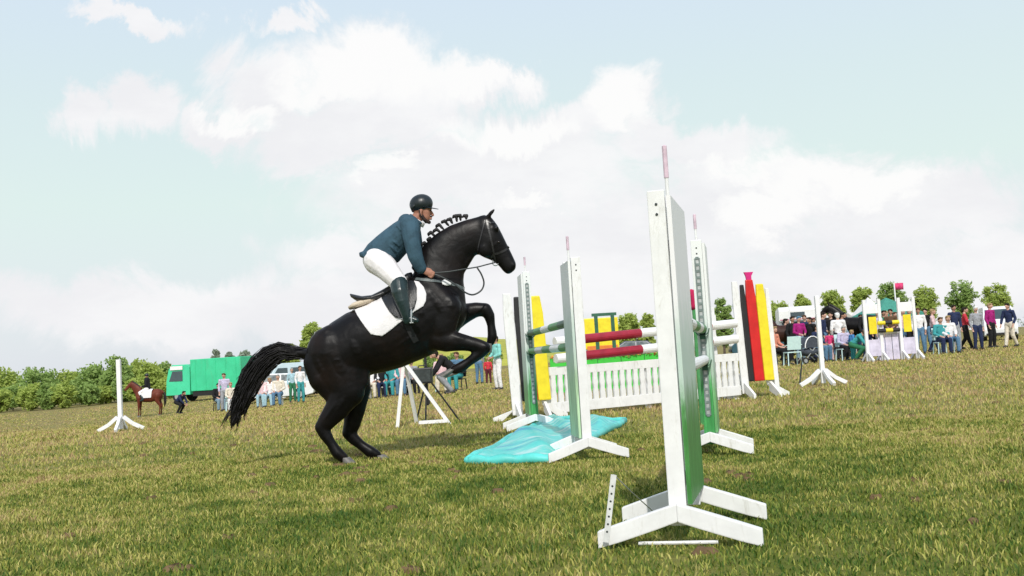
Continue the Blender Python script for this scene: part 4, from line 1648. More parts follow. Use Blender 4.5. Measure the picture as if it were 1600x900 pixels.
def tree(label, px, top, wpx, depth, m, base_frac=.30, name='tree', group='trees beyond the showground', flat=1.0, dens=1.0):
    g = GD(px, depth)
    s = depth / F
    a = CAMR.transposed() @ (g - Vector((0, 0, EYE)))
    base_py = CY - F * a.y / -a.z
    H = max(1.0, (base_py - top) * s)
    Wd = wpx * s
    t = thing(name, label, 'tree' if name == 'tree' else 'bush', g, 0, group)
    hz = H * base_frac
    top_c = hz + (H - hz) * .45
    lean = rnd.uniform(-.04, .04) * H
    part('trunk', MB().tube([(0, 0, -.1), (lean * .3, 0, hz * .6), (lean, 0, top_c), (lean * 1.2, 0, H * .86)], [H * .024, H * .02, H * .014, H * .004], 8).mesh('trunk', BARK, smooth=True), t)
    cen, rad = [], []
    n = int(84 * dens)
    for k in range(n):
        while True:
            d = Vector((rnd.uniform(-1, 1), rnd.uniform(-1, 1), rnd.uniform(-1, 1)))
            if d.length < 1:
                break
        r = rnd.uniform(.22, .36) * min(Wd, H - hz) * .5
        zc = (hz + H) / 2
        cen.append(Vector((lean + d.x * (Wd / 2 - r * .55), d.y * (Wd / 2 - r * .55), zc + d.z * ((H - hz) / 2 - r * .6) * flat)))
        rad.append(r)
    lm = MB()
    for k in range(0, n, 3):
        c = cen[k]
        lm.tube([(lean * .6, 0, hz + (c.z - hz) * .25), Vector((c.x * .5, c.y * .5, hz + (c.z - hz) * .7)), c], [H * .010, H * .006, H * .002], 5)
    part('limbs', lm.mesh('limbs', BARK), t)
    part('crown', leaves(cen, rad, 40, max(.09, depth * .0017)).mesh('crown', m), t)
    return t


for i, (px, top, w, dp, m, bf, lab) in enumerate([
    (1220, 466, 38, 88, LEAF_LIME, .30, 'small round tree just right of the flag wing'),
    (1257, 457, 32, 92, LEAF_LIME, .32, 'round lime tree above the white camper'),
    (1303, 449, 40, 86, LEAF_LIME, .30, 'round lime tree right of the lone white post'),
    (1350, 446, 42, 84, LEAF_LIME, .30, 'round lime tree above the black horse'),
    (1402, 437, 46, 80, LEAF_MID, .28, 'large round tree above the pink flag'),
    (1452, 444, 44, 84, LEAF_LIME, .30, 'round lime tree first to the right of the pink flag'),
    (1508, 436, 50, 80, LEAF_MID, .28, 'round tree second to the right of the pink flag'),
    (1566, 440, 46, 84, LEAF_LIME, .30, 'round lime tree at the right end of the row'),
    (1132, 462, 34, 82, LEAF_MID, .12, 'leafy tree seen left of the flag wing'),
    (985, 487, 46, 86, LEAF_LIME, .10, 'bushy tree above the red and white poles'),
    (1015, 486, 26, 92, LEAF_LIME, .10, 'narrow tree seen between the poles and near standard'),
    (945, 497, 34, 98, LEAF_MID, .10, 'low tree behind the dark green metal frame'),
    (487, 499, 38, 96, LEAF_LIME, .28, 'tall tree rising just behind the horse\'s rump'),
    (452, 536, 44, 100, LEAF_LIME, .10, 'low spreading tree above the horse\'s tail'),
    (186, 554, 50, 108, LEAF_MID, .0, 'dark bushy tree behind the white post at the left'),
    (213, 555, 52, 112, LEAF_LIME, .0, 'lime bushy tree behind the bay horse'),
    (238, 563, 46, 106, LEAF_LIME, .0, 'low lime bush behind the rider in black'),
    (264, 565, 44, 114, LEAF_MID, .0, 'bushy tree beside the cab of green truck'),
    (148, 566, 64, 110, LEAF_MID, .0, 'first bushy tree left of the white post'),
    (104, 572, 70, 112, LEAF_LIME, .0, 'second bushy tree left of the white post'),
    (54, 570, 74, 108, LEAF_MID, .0, 'third bushy tree left of the white post'),
    (2, 574, 76, 112, LEAF_LIME, .0, 'bushy tree at the left end of the row'),
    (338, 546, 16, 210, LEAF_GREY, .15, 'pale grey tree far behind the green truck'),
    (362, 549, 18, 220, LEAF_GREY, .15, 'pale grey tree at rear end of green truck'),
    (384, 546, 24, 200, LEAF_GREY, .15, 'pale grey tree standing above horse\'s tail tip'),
    (608, 548, 30, 120, LEAF_LIME, .0, 'low tree hidden behind the horse\'s belly'),
    (672, 555, 22, 118, LEAF_MID, .04, 'small dark bush on the yellow field'),
    (712, 553, 34, 122, LEAF_MID, .04, 'wide low bush on the yellow field near the forelegs'),
    (770, 540, 30, 116, LEAF_LIME, .0, 'tree between the horse\'s forelegs and the left flag wing'),
]):
    tree(lab, px, top, w, dp, m, bf)

for i, px in enumerate(range(-30, 275, 27)):
    yh = 559 + (800 - px) * .0612
    tree(('first', 'second', 'third', 'fourth', 'fifth', 'sixth', 'seventh', 'eighth', 'ninth', 'tenth', 'eleventh', 'twelfth')[i] + ' low hedge bush from the left under the bushy trees', px + rnd.uniform(-7, 7), yh - rnd.uniform(-2, 10), rnd.uniform(34, 46), 104 + rnd.uniform(-3, 3),
         (LEAF_MID, LEAF_LIME)[i % 2], 0.0, 'bush', 'hedge bushes at the left', dens=.7)


def far_wood():
    cen, rad = [], []
    for k in range(420):
        a = R(-62 + 124 * k / 419)
        d = 420 + rnd.uniform(-30, 30)
        r = rnd.uniform(1.4, 3.0)
        x, y = math.sin(a) * d, math.cos(a) * d
        cen.append(Vector((x, y, terrain(x, y) + r * .6 + rnd.uniform(0, 1.2))))
        rad.append(r)
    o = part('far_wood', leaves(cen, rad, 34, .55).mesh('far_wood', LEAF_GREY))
    o['kind'] = 'stuff'
    o['label'] = 'distant pale line of woodland along the horizon'


far_wood()


def rape_hill():
    m = mat('yellow_crop', (0.36, 0.36, 0.05), 0.9, 0.2, 0.6, 0.6, 4)
    c = GD(712, 175)
    vs, fs = [], []
    nu, nv = 40, 20
    for j in range(nv + 1):
        for i in range(nu + 1):
            u, v = -1 + 2 * i / nu, -1 + 2 * j / nv
            k = max(0, 1 - u * u) * max(0, 1 - v * v)
            vs.append((u * 24, v * 40, -0.6 + 5.6 * k ** .8 + .15 * math.sin(u * 17 + v * 9)))
    w = nu + 1
    for j in range(nv):
        for i in range(nu):
            fs.append((j * w + i, j * w + i + 1, (j + 1) * w + i + 1, (j + 1) * w + i))
    o = part('hill', MB().add(vs, fs).mesh('hill', m, smooth=True))
    o.location = c
    o['kind'] = 'structure'


rape_hill()

# ------------------------------------------------------------------ people
HAIRS = dict(dark=cloth('dark_hair', (0.02, 0.014, 0.010)), brown=cloth('brown_hair', (0.09, 0.05, 0.025)), fair=cloth('fair_hair', (0.34, 0.24, 0.12)), grey=cloth('grey_hair', (0.35, 0.34, 0.33)),
             capw=cloth('white_cap', (0.75, 0.75, 0.74)), capb=cloth('blue_cap', (0.10, 0.22, 0.33)), capk=cloth('black_cap', (0.012, 0.012, 0.015)))
COL = dict(white=(0.76, 0.75, 0.76), black=(0.014, 0.014, 0.016), navy=(0.02, 0.03, 0.08), jeans=(0.10, 0.20, 0.32), teal=(0.05, 0.30, 0.32), pink=(0.62, 0.05, 0.17), paleblue=(0.35, 0.52, 0.60),
           magenta=(0.33, 0.015, 0.16), orange=(0.66, 0.26, 0.17), maroon=(0.10, 0.02, 0.03), red=(0.55, 0.04, 0.06), grey=(0.30, 0.31, 0.34), turq=(0.24, 0.58, 0.54), palepink=(0.70, 0.50, 0.52), cream=(0.68, 0.62, 0.52),
           blue=(0.06, 0.22, 0.50), green=(0.03, 0.16, 0.08), brown=(0.12, 0.07, 0.04), lilac=(0.50, 0.46, 0.62), bluegrey=(0.20, 0.30, 0.38))
SKINS = [mat('light_skin', (0.55, 0.33, 0.25), 0.6, 0.1, 20), mat('tan_skin', (0.42, 0.23, 0.16), 0.6, 0.1, 20)]
SHOE = mat('dark_shoes', (0.03, 0.028, 0.03), 0.6, 0.2, 20)
POSES = {}


def pose_meshes(pose):
    if pose in POSES:
        return POSES[pose]
    V = Vector
    if pose in ('stand', 'walk', 'arms'):
        hip = V((0, .02, .93))
        chest, nk, hd = V((0, .01, 1.28)), V((0, .01, 1.46)), V((0, -.02, 1.63))
        if pose == 'walk':
            legs = [[V((s * .09, .02, .90)), V((s * .10, -.05 if s < 0 else .02, .48)), V((s * .10, -.16 if s < 0 else .24, .09 if s < 0 else .12))] for s in (-1, 1)]
        else:
            legs = [[V((s * .09, .02, .90)), V((s * .115, -.02, .48)), V((s * .13, .03, .08))] for s in (-1, 1)]
        if pose == 'arms':
            arms = [[V((s * .185, .01, 1.41)), V((s * .25, -.02, 1.14)), V((s * .12, -.22, 1.06))] for s in (-1, 1)]
        elif pose == 'walk':
            arms = [[V((s * .185, .01, 1.41)), V((s * .24, .06 * s, 1.14)), V((s * .22, .06 * s - .12, .92))] for s in (-1, 1)]
        else:
            arms = [[V((s * .185, .01, 1.41)), V((s * .245, .04, 1.13)), V((s * .22, -.04, .88))] for s in (-1, 1)]
    elif pose == 'sit':
        hip = V((0, .05, .52))
        chest, nk, hd = V((0, .06, .88)), V((0, .04, 1.06)), V((0, .0, 1.22))
        legs = [[V((s * .09, .03, .51)), V((s * .12, -.40, .51)), V((s * .13, -.38, .08))] for s in (-1, 1)]
        arms = [[V((s * .185, .05, 1.01)), V((s * .24, .02, .74)), V((s * .13, -.24, .64))] for s in (-1, 1)]
    else:  # bend: crouching forward
        hip = V((0, .18, .62))
        chest, nk, hd = V((0, -.08, .86)), V((0, -.22, .97)), V((0, -.34, 1.06))
        legs = [[V((s * .10, .16, .60)), V((s * .14, -.22, .46)), V((s * .13, .06, .08))] for s in (-1, 1)]
        arms = [[V((s * .18, -.15, .93)), V((s * .22, -.30, .68)), V((s * .10, -.42, .50))] for s in (-1, 1)]
    up = (nk - chest).normalized()

    def feet(mb, g, only=None):
        for l in (legs if only is None else [legs[only]]):
            a = l[2]
            mb.chain([a + V((0, .03, -.03)), a + V((0, -.06, -.045)), a + V((0, -.15, -.052))], [.045 + g, .04 + g, .032 + g], 1.0, 8)

    def hands(mb):
        for s, a in zip((-1, 1), arms):
            d = (a[2] - a[1]).normalized()
            w = V((0, 1, 0)).cross(d).normalized()
            p = a[2] + d * .06
            mb.chain([a[2], p, p + d * .03], [.028, .036, .034], .6, 8)
            for i in range(4):
                b0 = p + d * .03 + w * (-.027 + .018 * i)
                mb.chain([b0, b0 + d * .045 + V((0, -.006, 0)), b0 + d * (.07, .08, .076, .062)[i] + V((0, -.02, 0))], [.0105, .010, .009], 1.0, 6)
            mb.chain([a[2] + d * .025 + V((0, -.025, 0)), a[2] + d * .07 + V((0, -.052, 0))], [.013, .010], 1.0, 6)

    mb = MB()
    mb.chain([hip, hip.lerp(chest, .5), chest, nk - up * .06], [.135, .125, .14, .10], .68)
    mb.chain([a_[0] for a_ in arms], [.06, .06])
    mb.chain([nk - up * .03, nk + up * .06], [.055, .052])
    mb.ball(hd + V((0, .012, .012)), (.076, .092, .106), 16, 12)
    mb.loft([(hd + V((0, -.082, .05)), hd + V((0, -.02, .05)), .06), (hd + V((0, -.088, -.02)), hd + V((0, 0, -.03)), .058), (hd + V((0, -.078, -.095)), hd + V((0, -.02, -.09)), .038)], 12)
    mb.chain([hd + V((0, -.088, .012)), hd + V((0, -.108, -.022))], [.010, .015], 1.0, 6)
    for s in (-1, 1):
        mb.ball(hd + V((s * .078, .01, -.005)), (.012, .02, .03), 8, 6)
    for a_ in arms:
        mb.chain(a_, [.052, .042, .030])
    for l in legs:
        mb.chain(l, [.085, .06, .042])
    hands(mb)
    feet(mb, -.006)
    body = fuse(mb, 'body', SKINS[0], voxel=.0125, smooth=2)
    mb = MB()
    mb.chain([hip + up * .03, hip.lerp(chest, .5), chest, nk - up * .07], [.152, .143, .155, .115], .70)
    mb.chain([a_[0] for a_ in arms], [.072, .072])
    for a_ in arms:
        mb.chain([a_[0], a_[1], a_[1].lerp(a_[2], .8)], [.068, .057, .047])
    shirt = fuse(mb, 'shirt', SHOE, voxel=.015, smooth=2)
    mb = MB()
    mb.chain([hip + V((-.06, 0, 0)), hip + V((.06, 0, 0))], [.132, .132], .85)
    for l in legs:
        mb.chain([l[0], l[1], l[1].lerp(l[2], .93)], [.105, .078, .060])
    trousers = fuse(mb, 'trousers', SHOE, voxel=.015, smooth=2)
    shoes = []
    for k in (0, 1):
        mb = MB()
        feet(mb, .008, k)
        shoes.append(fuse(mb, 'shoe', SHOE, voxel=.013, smooth=1))
    mb = MB()
    mb.ball(hd + V((0, .026, .035)), (.088, .098, .092), 16, 10)
    mb.ball(hd + V((0, .06, -.02)), (.072, .05, .075), 12, 8)
    mb.chain([hd + V((-.05, -.055, .085)), hd + V((.05, -.055, .085))], [.03, .03])
    hair = fuse(mb, 'hair', SHOE, voxel=.012, smooth=2)
    POSES[pose] = dict(body=body, shirt=shirt, trousers=trousers, shoe=shoes, hair=hair)
    return POSES[pose]


def person(label, px, depth, pose, shirt, trousers, hair='dark', face=0, scale=1.0, lift=0.0, group=None, shoes=None):
    """face: direction looked at in degrees, 0 towards the camera"""
    g = GD(px, depth)
    g.z += lift
    t = thing('person', label, 'person', g, R(face), group or 'spectators round the ring')
    k_ = rnd.uniform(.95, 1.05)
    t.scale = (scale * rnd.uniform(.92, 1.1) * k_, scale * rnd.uniform(.92, 1.1) * k_, scale * k_)
    P = pose_meshes(pose)
    for nm, m in (('body', rnd.choice(SKINS)), ('shirt', cloth('cloth_' + shirt, COL[shirt])), ('trousers', cloth('cloth_' + trousers, COL[trousers])),
                  ('shoe', SHOE), ('hair', HAIRS[hair])):
        if nm == 'shoe':
            for q in P[nm]:
                part('shoe', q, t)
            continue
        o = part(nm, P[nm], t)
        o.material_slots[0].link = 'OBJECT'
        o.material_slots[0].material = m
    return t


CROWD = [
    # right, behind the flag wing
    ('person in an orange top sitting by the flag wing', 1214, 36, 'sit', 'orange', 'black', 'fair', 40),
    ('person in dark maroon sitting next to the orange top', 1200, 36.5, 'sit', 'maroon', 'navy', 'dark', -20),
    ('person in a blue cap and magenta vest beside the brown horse', 1253, 39, 'arms', 'magenta', 'bluegrey', 'capb', 10),
    ('person in a black coat standing behind the pushchair', 1270, 40, 'stand', 'black', 'navy', 'dark', -60),
    ('person in navy standing right behind the lone white post', 1291, 38, 'stand', 'navy', 'jeans', 'dark', 60),
    ('child in a pink top and pale trousers by the lone white post', 1299, 36, 'stand', 'pink', 'palepink', 'brown', 150, .62),
    ('person in a white cap and white shirt with black trousers', 1314, 37, 'walk', 'white', 'black', 'capw', 170, .98),
    ('person in dark grey behind the white cap', 1306, 42, 'stand', 'grey', 'black', 'dark', 20),
    ('tall person in navy at the black horse\'s head', 1324, 41, 'stand', 'navy', 'navy', 'capk', 90, 1.04),
    ('child in a blue top in front of the black horse', 1334, 35, 'stand', 'blue', 'teal', 'fair', 100, .58),
    ('person in white sitting low before the black horse', 1322, 35.5, 'sit', 'lilac', 'black', 'grey', 10, .9),
    ('person in teal crouching at the far white wing', 1341, 34.5, 'bend', 'teal', 'green', 'brown', 60, .85),
    ('person in green standing behind the far yellow board', 1386, 41, 'stand', 'green', 'jeans', 'dark', 0),
    ('person in lilac behind the far jump filler', 1377, 38, 'stand', 'lilac', 'grey', 'grey', 30),
    ('person in dark brown between the far yellow boards', 1397, 39, 'arms', 'brown', 'black', 'dark', -30),
    ('person in a grey coat between camper and lone post', 1282, 43, 'stand', 'grey', 'jeans', 'capk', 0),
    ('person in brown leading the brown horse', 1232, 42, 'walk', 'brown', 'black', 'dark', 80),
    ('person in teal beside the dark car near the flag wing', 1206, 43, 'stand', 'teal', 'navy', 'dark', 0),
    ('person in black standing left of the blue cap', 1243, 41, 'stand', 'black', 'black', 'dark', 20),
    ('tall person in navy behind the magenta vest', 1262, 43, 'stand', 'navy', 'black', 'brown', -20, 1.05),
    ('person in black left of the white cap', 1303, 39.5, 'arms', 'black', 'navy', 'dark', -30),
    ('person in bluegrey right of the white cap', 1321, 39, 'walk', 'bluegrey', 'black', 'capk', 70),
    ('person in black before the tail of the black horse', 1357, 39, 'stand', 'black', 'navy', 'dark', 10),
    ('person in white far behind the white cap', 1309, 46, 'stand', 'white', 'jeans', 'capw', 0),
    ('person in red behind the far yellow jump', 1403, 42, 'stand', 'red', 'navy', 'brown', 20),
    ('person in white in front of the green tent', 1390, 44, 'walk', 'white', 'jeans', 'fair', -50),
    ('person in navy sitting in front of the pushchair', 1281, 36, 'sit', 'navy', 'jeans', 'dark', 40),
    ('person in grey left of the lone white post far back', 1276, 47, 'stand', 'grey', 'navy', 'brown', 0),
    ('person in maroon far behind the lone white post', 1296, 46, 'walk', 'maroon', 'black', 'dark', 40),
    ('person in black far right of the lone white post', 1301, 48, 'stand', 'black', 'black', 'capk', -40),
    ('person in white at the black horse\'s flank', 1349, 44, 'stand', 'white', 'navy', 'dark', 0),
    ('person in jeans blue behind the black horse', 1332, 47, 'stand', 'jeans', 'black', 'brown', 0),
    ('person in orange between far wings at the back', 1381, 46, 'walk', 'orange', 'navy', 'dark', 60),
    ('person in black right of the orange walker', 1388, 47, 'stand', 'black', 'grey', 'dark', -20),
    ('person in pale pink behind the rightmost far wing', 1416, 41, 'stand', 'palepink', 'jeans', 'fair', 0),
    ('person in bluegrey right of the rightmost far wing', 1426, 40, 'arms', 'bluegrey', 'black', 'grey', 20),
    ('person in black fourth beyond the far jump', 1451, 42, 'stand', 'black', 'jeans', 'dark', -40),
    ('person in teal sitting fifth beyond the far jump', 1474, 36, 'sit', 'teal', 'navy', 'brown', 0),
    ('person in white sitting sixth beyond the far jump', 1486, 36, 'sit', 'white', 'jeans', 'fair', 0),
    ('person in red seventh beyond the far jump', 1512, 41, 'walk', 'red', 'black', 'dark', 70),
    ('person in grey eighth beyond the far jump', 1530, 40, 'stand', 'grey', 'navy', 'capw', 0),
    ('person in magenta ninth beyond the far jump', 1552, 42, 'stand', 'magenta', 'black', 'fair', 30),
    ('person in navy last beyond the far jump', 1580, 40, 'walk', 'navy', 'cream', 'dark', -60),
    # right of the photograph's edge
    ('person in white first beyond the far jump', 1440, 38, 'stand', 'white', 'jeans', 'brown', -20),
    ('person in pink second beyond the far jump', 1462, 39, 'walk', 'palepink', 'navy', 'fair', 60),
    ('person in navy third beyond the far jump', 1496, 38, 'stand', 'navy', 'grey', 'dark', 10),
    # under the belly
    ('person in white sitting at the left end of the belly row', 583, 37, 'sit', 'white', 'cream', 'dark', 0, 1.0),
    ('person in black sitting second in the row', 597, 37, 'sit', 'black', 'navy', 'dark', 10, 1.0),
    ('person in teal sitting third in the row', 614, 37, 'sit', 'teal', 'teal', 'brown', -10, 1.0),
    ('person in pale pink sitting left of the white trestle', 629, 37, 'sit', 'palepink', 'jeans', 'fair', 0, 1.0),
    ('person in white standing behind the seated row', 604, 39, 'stand', 'white', 'black', 'dark', 0),
    ('person in grey sitting between the trestle legs', 645, 37.5, 'sit', 'grey', 'black', 'dark', 0),
    ('person in black bending forward left of the forelegs', 702, 33, 'bend', 'black', 'grey', 'dark', -80, 1.25),
    ('person in pale pink sitting beside the black speaker', 692, 36, 'sit', 'palepink', 'cream', 'fair', 0),
    ('person in blue sitting below the horse\'s forelegs', 716, 36, 'sit', 'jeans', 'teal', 'brown', -20),
    ('person in a grey shirt and jeans standing below the forelegs', 750, 44, 'stand', 'grey', 'jeans', 'dark', 160),
    ('small child in red standing next to the jeans', 764, 43, 'stand', 'red', 'maroon', 'fair', 170, .62),
    ('person in a turquoise top standing left of the black board', 779, 32, 'arms', 'turq', 'white', 'dark', -60),
    # left
    ('person in a white shirt and teal jeans standing behind the rump', 471, 47, 'stand', 'white', 'teal', 'brown', 30),
    ('person in pale pink sitting at the left of the white bench', 411, 46, 'sit', 'palepink', 'paleblue', 'brown', 0),
    ('person in white sitting in the middle of the white bench', 423, 46, 'sit', 'white', 'paleblue', 'fair', 0),
    ('person in cream sitting at the right of the white bench', 436, 46, 'sit', 'cream', 'jeans', 'grey', 0),
    ('person in pale blue standing between the white car and rump', 458, 52, 'stand', 'paleblue', 'green', 'grey', 20),
    ('person in lilac standing at the rear of green truck', 352, 50, 'stand', 'lilac', 'grey', 'brown', 0),
    ('person in cream sitting at the tail tip', 362, 46, 'sit', 'cream', 'white', 'fair', 20),
    ('person in black sitting in front of the truck wheel', 343, 52, 'sit', 'black', 'bluegrey', 'dark', 30),
    ('person in navy crouching behind the bay horse', 281, 56, 'bend', 'navy', 'black', 'dark', 70),
]
for row in CROWD:
    lab, px, dp, pose, sh, tr, hr, fc = row[:8]
    person(lab, px, dp, pose, sh, tr, hr, fc, row[8] if len(row) > 8 else 1.0)

# seats
CHAIRW = mat('pale_plastic', (0.55, 0.74, 0.74), 0.5, 0.06, 10)
WOODW = mat('white_bench_wood', (0.72, 0.71, 0.68), 0.6, 0.1, 8)
DARKCLOTH = cloth('dark_canvas', (0.02, 0.024, 0.03))


def chair(label, pos, rz, m, sc=1.0, sit=.46):
    t = thing('camp_chair', label, 'chair', pos, rz, 'chairs along the ring side')
    part('seat', MB().box((0, .02, sit - .02), (.46, .44, .035)).mesh('seat', m, bevel=.008), t)
    part('backrest', MB().box((0, .27, sit + .28), (.46, .03, .44), Matrix.Rotation(R(-10), 3, 'X')).mesh('backrest', m, bevel=.008), t)
    for x in (-.21, .21):
        for y in (-.17, .22):
            part('leg', MB().beam((x, y, sit - .037), (x * 1.12, y * 1.2, 0.0), .03, .03).mesh('leg', m), t)
        part('arm', MB().beam((x * 1.15, -.17, sit + .2), (x * 1.15, .26, sit + .22), .045, .025).mesh('arm', m), t)
    return t


chair('pale turquoise chair standing empty by the pushchair', GD(1239, 34), R(185), CHAIRW)
for px, dp, fc, lab, m in ((1214, 36, 40, 'dark chair under the orange top', DARKCLOTH), (1200, 36.5, -20, 'dark chair under the maroon top', DARKCLOTH), (1322, 35.5, 10, 'pale chair under the lilac top', CHAIRW),
                           (645, 37.5, 0, 'dark chair between the trestle legs', DARKCLOTH), (692, 36, 0, 'pale chair beside the black speaker', CHAIRW), (716, 36, -20, 'dark chair below the horse\'s forelegs', DARKCLOTH),
                           (1474, 36, 0, 'pale chair under the teal top', CHAIRW), (1486, 36, 0, 'pale chair under the white top', CHAIRW), (362, 46, 20, 'pale chair at the tail tip', CHAIRW), (343, 52, 30, 'dark chair in front of the truck wheel', DARKCLOTH)):
    chair(lab, GD(px, dp), R(fc), m, sit=.42)


def bench(label, pa, pb, dp, m):
    a, b_ = GD(pa, dp), GD(pb, dp)
    L = (b_ - a).length
    t = thing('bench', label, 'bench', a, math.atan2(b_.y - a.y, b_.x - a.x))
    part('seat', MB().box((L / 2, .02, .405), (L, .34, .04)).mesh('seat', m, bevel=.006), t)
    for x in (.15, L - .15):
        part('leg', MB().box((x, .02, .192), (.05, .30, .384)).mesh('leg', m), t)


bench('white bench with three people beside the white car', 403, 446, 46, WOODW)
bench('bench carrying the row of people under the belly', 573, 640, 37, WOODW)


# ------------------------------------------------------------------ horses at the ringside
def small_horse_mesh(coat, name):
    V = Vector
    mb = MB()
    mb.loft([((-.78, 0, 1.36), (-.74, 0, 1.0), .08), ((-.68, 0, 1.48), (-.62, 0, .88), .22), ((-.45, 0, 1.53), (-.40, 0, .84), .27), ((-.1, 0, 1.46), (-.1, 0, .78), .28), ((.25, 0, 1.48), (.25, 0, .80), .27),
             ((.5, 0, 1.56), (.52, 0, .86), .23), ((.7, 0, 1.42), (.72, 0, 1.0), .15)], 18)
    mb.loft([((.35, 0, 1.56), (.68, 0, 1.10), .14), ((.55, 0, 1.75), (.82, 0, 1.32), .10), ((.78, 0, 1.93), (.96, 0, 1.60), .08), ((.93, 0, 2.0), (1.05, 0, 1.74), .07)], 16)
    mb.loft([((.90, 0, 2.0), (.98, 0, 1.74), .07), ((1.06, 0, 1.96), (1.06, 0, 1.68), .085), ((1.2, 0, 1.82), (1.14, 0, 1.62), .07), ((1.36, 0, 1.62), (1.26, 0, 1.52), .052), ((1.40, 0, 1.54), (1.31, 0, 1.48), .04)], 14)
    for s in (-1, 1):
        mb.chain([V((.93, s * .05, 2.0)), V((.95, s * .065, 2.12))], [.03, .01], .7)
        y = s * .15
        mb.chain([V((.52, y, 1.05)), V((.54, y, .78)), V((.55, y, .50)), V((.55, y, .28)), V((.56, y, .15)), V((.59, y, .07))], [.13, .08, .055, .036, .042, .036], .85)
        mb.chain([V((-.52, y, 1.15)), V((-.50, y, .86)), V((-.66, y, .56)), V((-.63, y, .30)), V((-.61, y, .15)), V((-.57, y, .07))], [.22, .13, .06, .04, .046, .038], .75)
    mb.chain([V((-.76, 0, 1.38)), V((-.86, 0, 1.25))], [.05, .04])
    body = fuse(mb, 'body', coat, voxel=.022, smooth=4)
    mb = MB()
    mb.chain([V((-.83, 0, 1.33)), V((-.90, 0, 1.1)), V((-.90, 0, .8)), V((-.86, 0, .5))], [.045, .075, .08, .03], .7)
    tail = fuse(mb, 'tail', HAIR, voxel=.02, smooth=3)
    mb = MB()
    mb.chain([V((.42, 0, 1.60)), V((.60, 0, 1.78)), V((.80, 0, 1.94)), V((.95, 0, 2.01))], [.05, .055, .05, .03], .6)
    mane = fuse(mb, 'mane', HAIR, voxel=.018, smooth=3)
    hoof_ = MB().tube([(0, 0, 0), (0, 0, .075)], [.066, .05], 10).mesh('hoof', HOOF)
    return body, tail, mane, hoof_


def small_horse(label, pos, rz, coat, sc=1.0):
    b_, ta, ma, ho_ = small_horse_mesh(coat, label)
    t = thing('horse', label, 'horse', pos, rz)
    t.scale = (sc,) * 3
    part('body', b_, t)
    part('tail', ta, t)
    part('mane', ma, t)
    for x in (.60, -.56):
        for y in (-.15, .15):
            o = part('hoof', ho_, t)
            o.location = (x, y, 0)
    return t


BAY = coat_material('bay_coat', (0.12, 0.028, 0.016), (0.20, 0.055, 0.03), .5)
BROWN = coat_material('brown_coat', (0.035, 0.014, 0.010), (0.07, 0.025, 0.018), .5)
bay_at = GD(234, 58)
small_horse('bay horse carrying a rider in black at far left', bay_at, R(180), BAY, 1.0)
rp = GD(231, 58)
rt = thing('rider', 'rider in black sitting on the bay horse at far left', 'person', bay_at + Vector((-.06, 0, 0)))
RV = Vector
mb = MB()
mb.chain([RV((0, 0, 1.56)), RV((-.02, 0, 1.85)), RV((-.02, 0, 2.05))], [.13, .13, .13], 1.25)
mb.chain([RV((-.02, 0, 2.10)), RV((-.03, 0, 2.2))], [.055, .05])
mb.ball((-.03, 0, 2.28), (.09, .078, .11))
for s in (-1, 1):
    mb.chain([RV((0, s * .1, 1.55)), RV((-.36, s * .26, 1.35)), RV((-.18, s * .33, .95)), RV((-.30, s * .33, .90))], [.10, .075, .05, .035])
    mb.chain([RV((-.02, s * .19, 2.02)), RV((.0, s * .25, 1.75)), RV((-.28, s * .12, 1.68)), RV((-.36, s * .07, 1.67))], [.055, .05, .04, .035])
part('body', fuse(mb, 'body', SKINS[1], voxel=.014, smooth=2), rt)
mb = MB()
mb.chain([RV((0.02, 0, 1.60)), RV((-.02, 0, 1.85)), RV((-.02, 0, 2.05))], [.15, .15, .15], 1.25)
for s in (-1, 1):
    mb.chain([RV((-.02, s * .19, 2.02)), RV((.0, s * .25, 1.75)), RV((-.26, s * .13, 1.69))], [.07, .064, .05])
part('jacket', fuse(mb, 'jacket', cloth('cloth_black', COL['black']), voxel=.016, smooth=2), rt)
mb = MB()
for s in (-1, 1):
    mb.chain([RV((0, s * .1, 1.55)), RV((-.36, s * .26, 1.35)), RV((-.26, s * .30, 1.14))], [.115, .09, .07])
part('breeches', fuse(mb, 'breeches', BREECH, voxel=.016, smooth=2), rt)
for s in (-1, 1):
    mb = MB()
    mb.chain([RV((-.30, s * .29, 1.22)), RV((-.18, s * .33, .95)), RV((-.32, s * .33, .90))], [.075, .06, .045])
    part('boot', fuse(mb, 'boot', BOOT, voxel=.016, smooth=2), rt)
mb = MB().ball((-.02, 0, 2.32), (.115, .10, .10))
mb.box((-.13, 0, 2.31), (.08, .15, .012))
part('helmet', fuse(mb, 'helmet', HELM, voxel=.012, smooth=2), rt)
sp = thing('saddle_pad', 'white saddle cloth on the bay horse at far left', 'saddle pad', bay_at)
mb = MB()
for s in (-1, 1):
    mb.add([Vector((x, s * y, z)) for y0 in (0, .012) for x, y, z in ((-.34, .03 + y0, 1.512), (.26, .03 + y0, 1.545), (.26, .262 + y0, 1.42), (.22, .305 + y0, 1.05), (-.34, .305 + y0, 1.05), (-.36, .262 + y0, 1.42))],
           [(0, 1, 2, 5), (5, 2, 3, 4), (6, 11, 8, 7), (11, 10, 9, 8), (0, 6, 7, 1), (1, 7, 8, 2), (2, 8, 9, 3), (3, 9, 10, 4), (4, 10, 11, 5), (5, 11, 6, 0)])
part('cloth', mb.mesh('cloth', PADM), sp)
small_horse('dark brown horse standing behind the magenta vest', GD(1232, 41.5), R(168), BROWN, 1.0)
small_horse('black horse standing near the far yellow board', GD(1343, 40), R(155), COAT, 1.06)


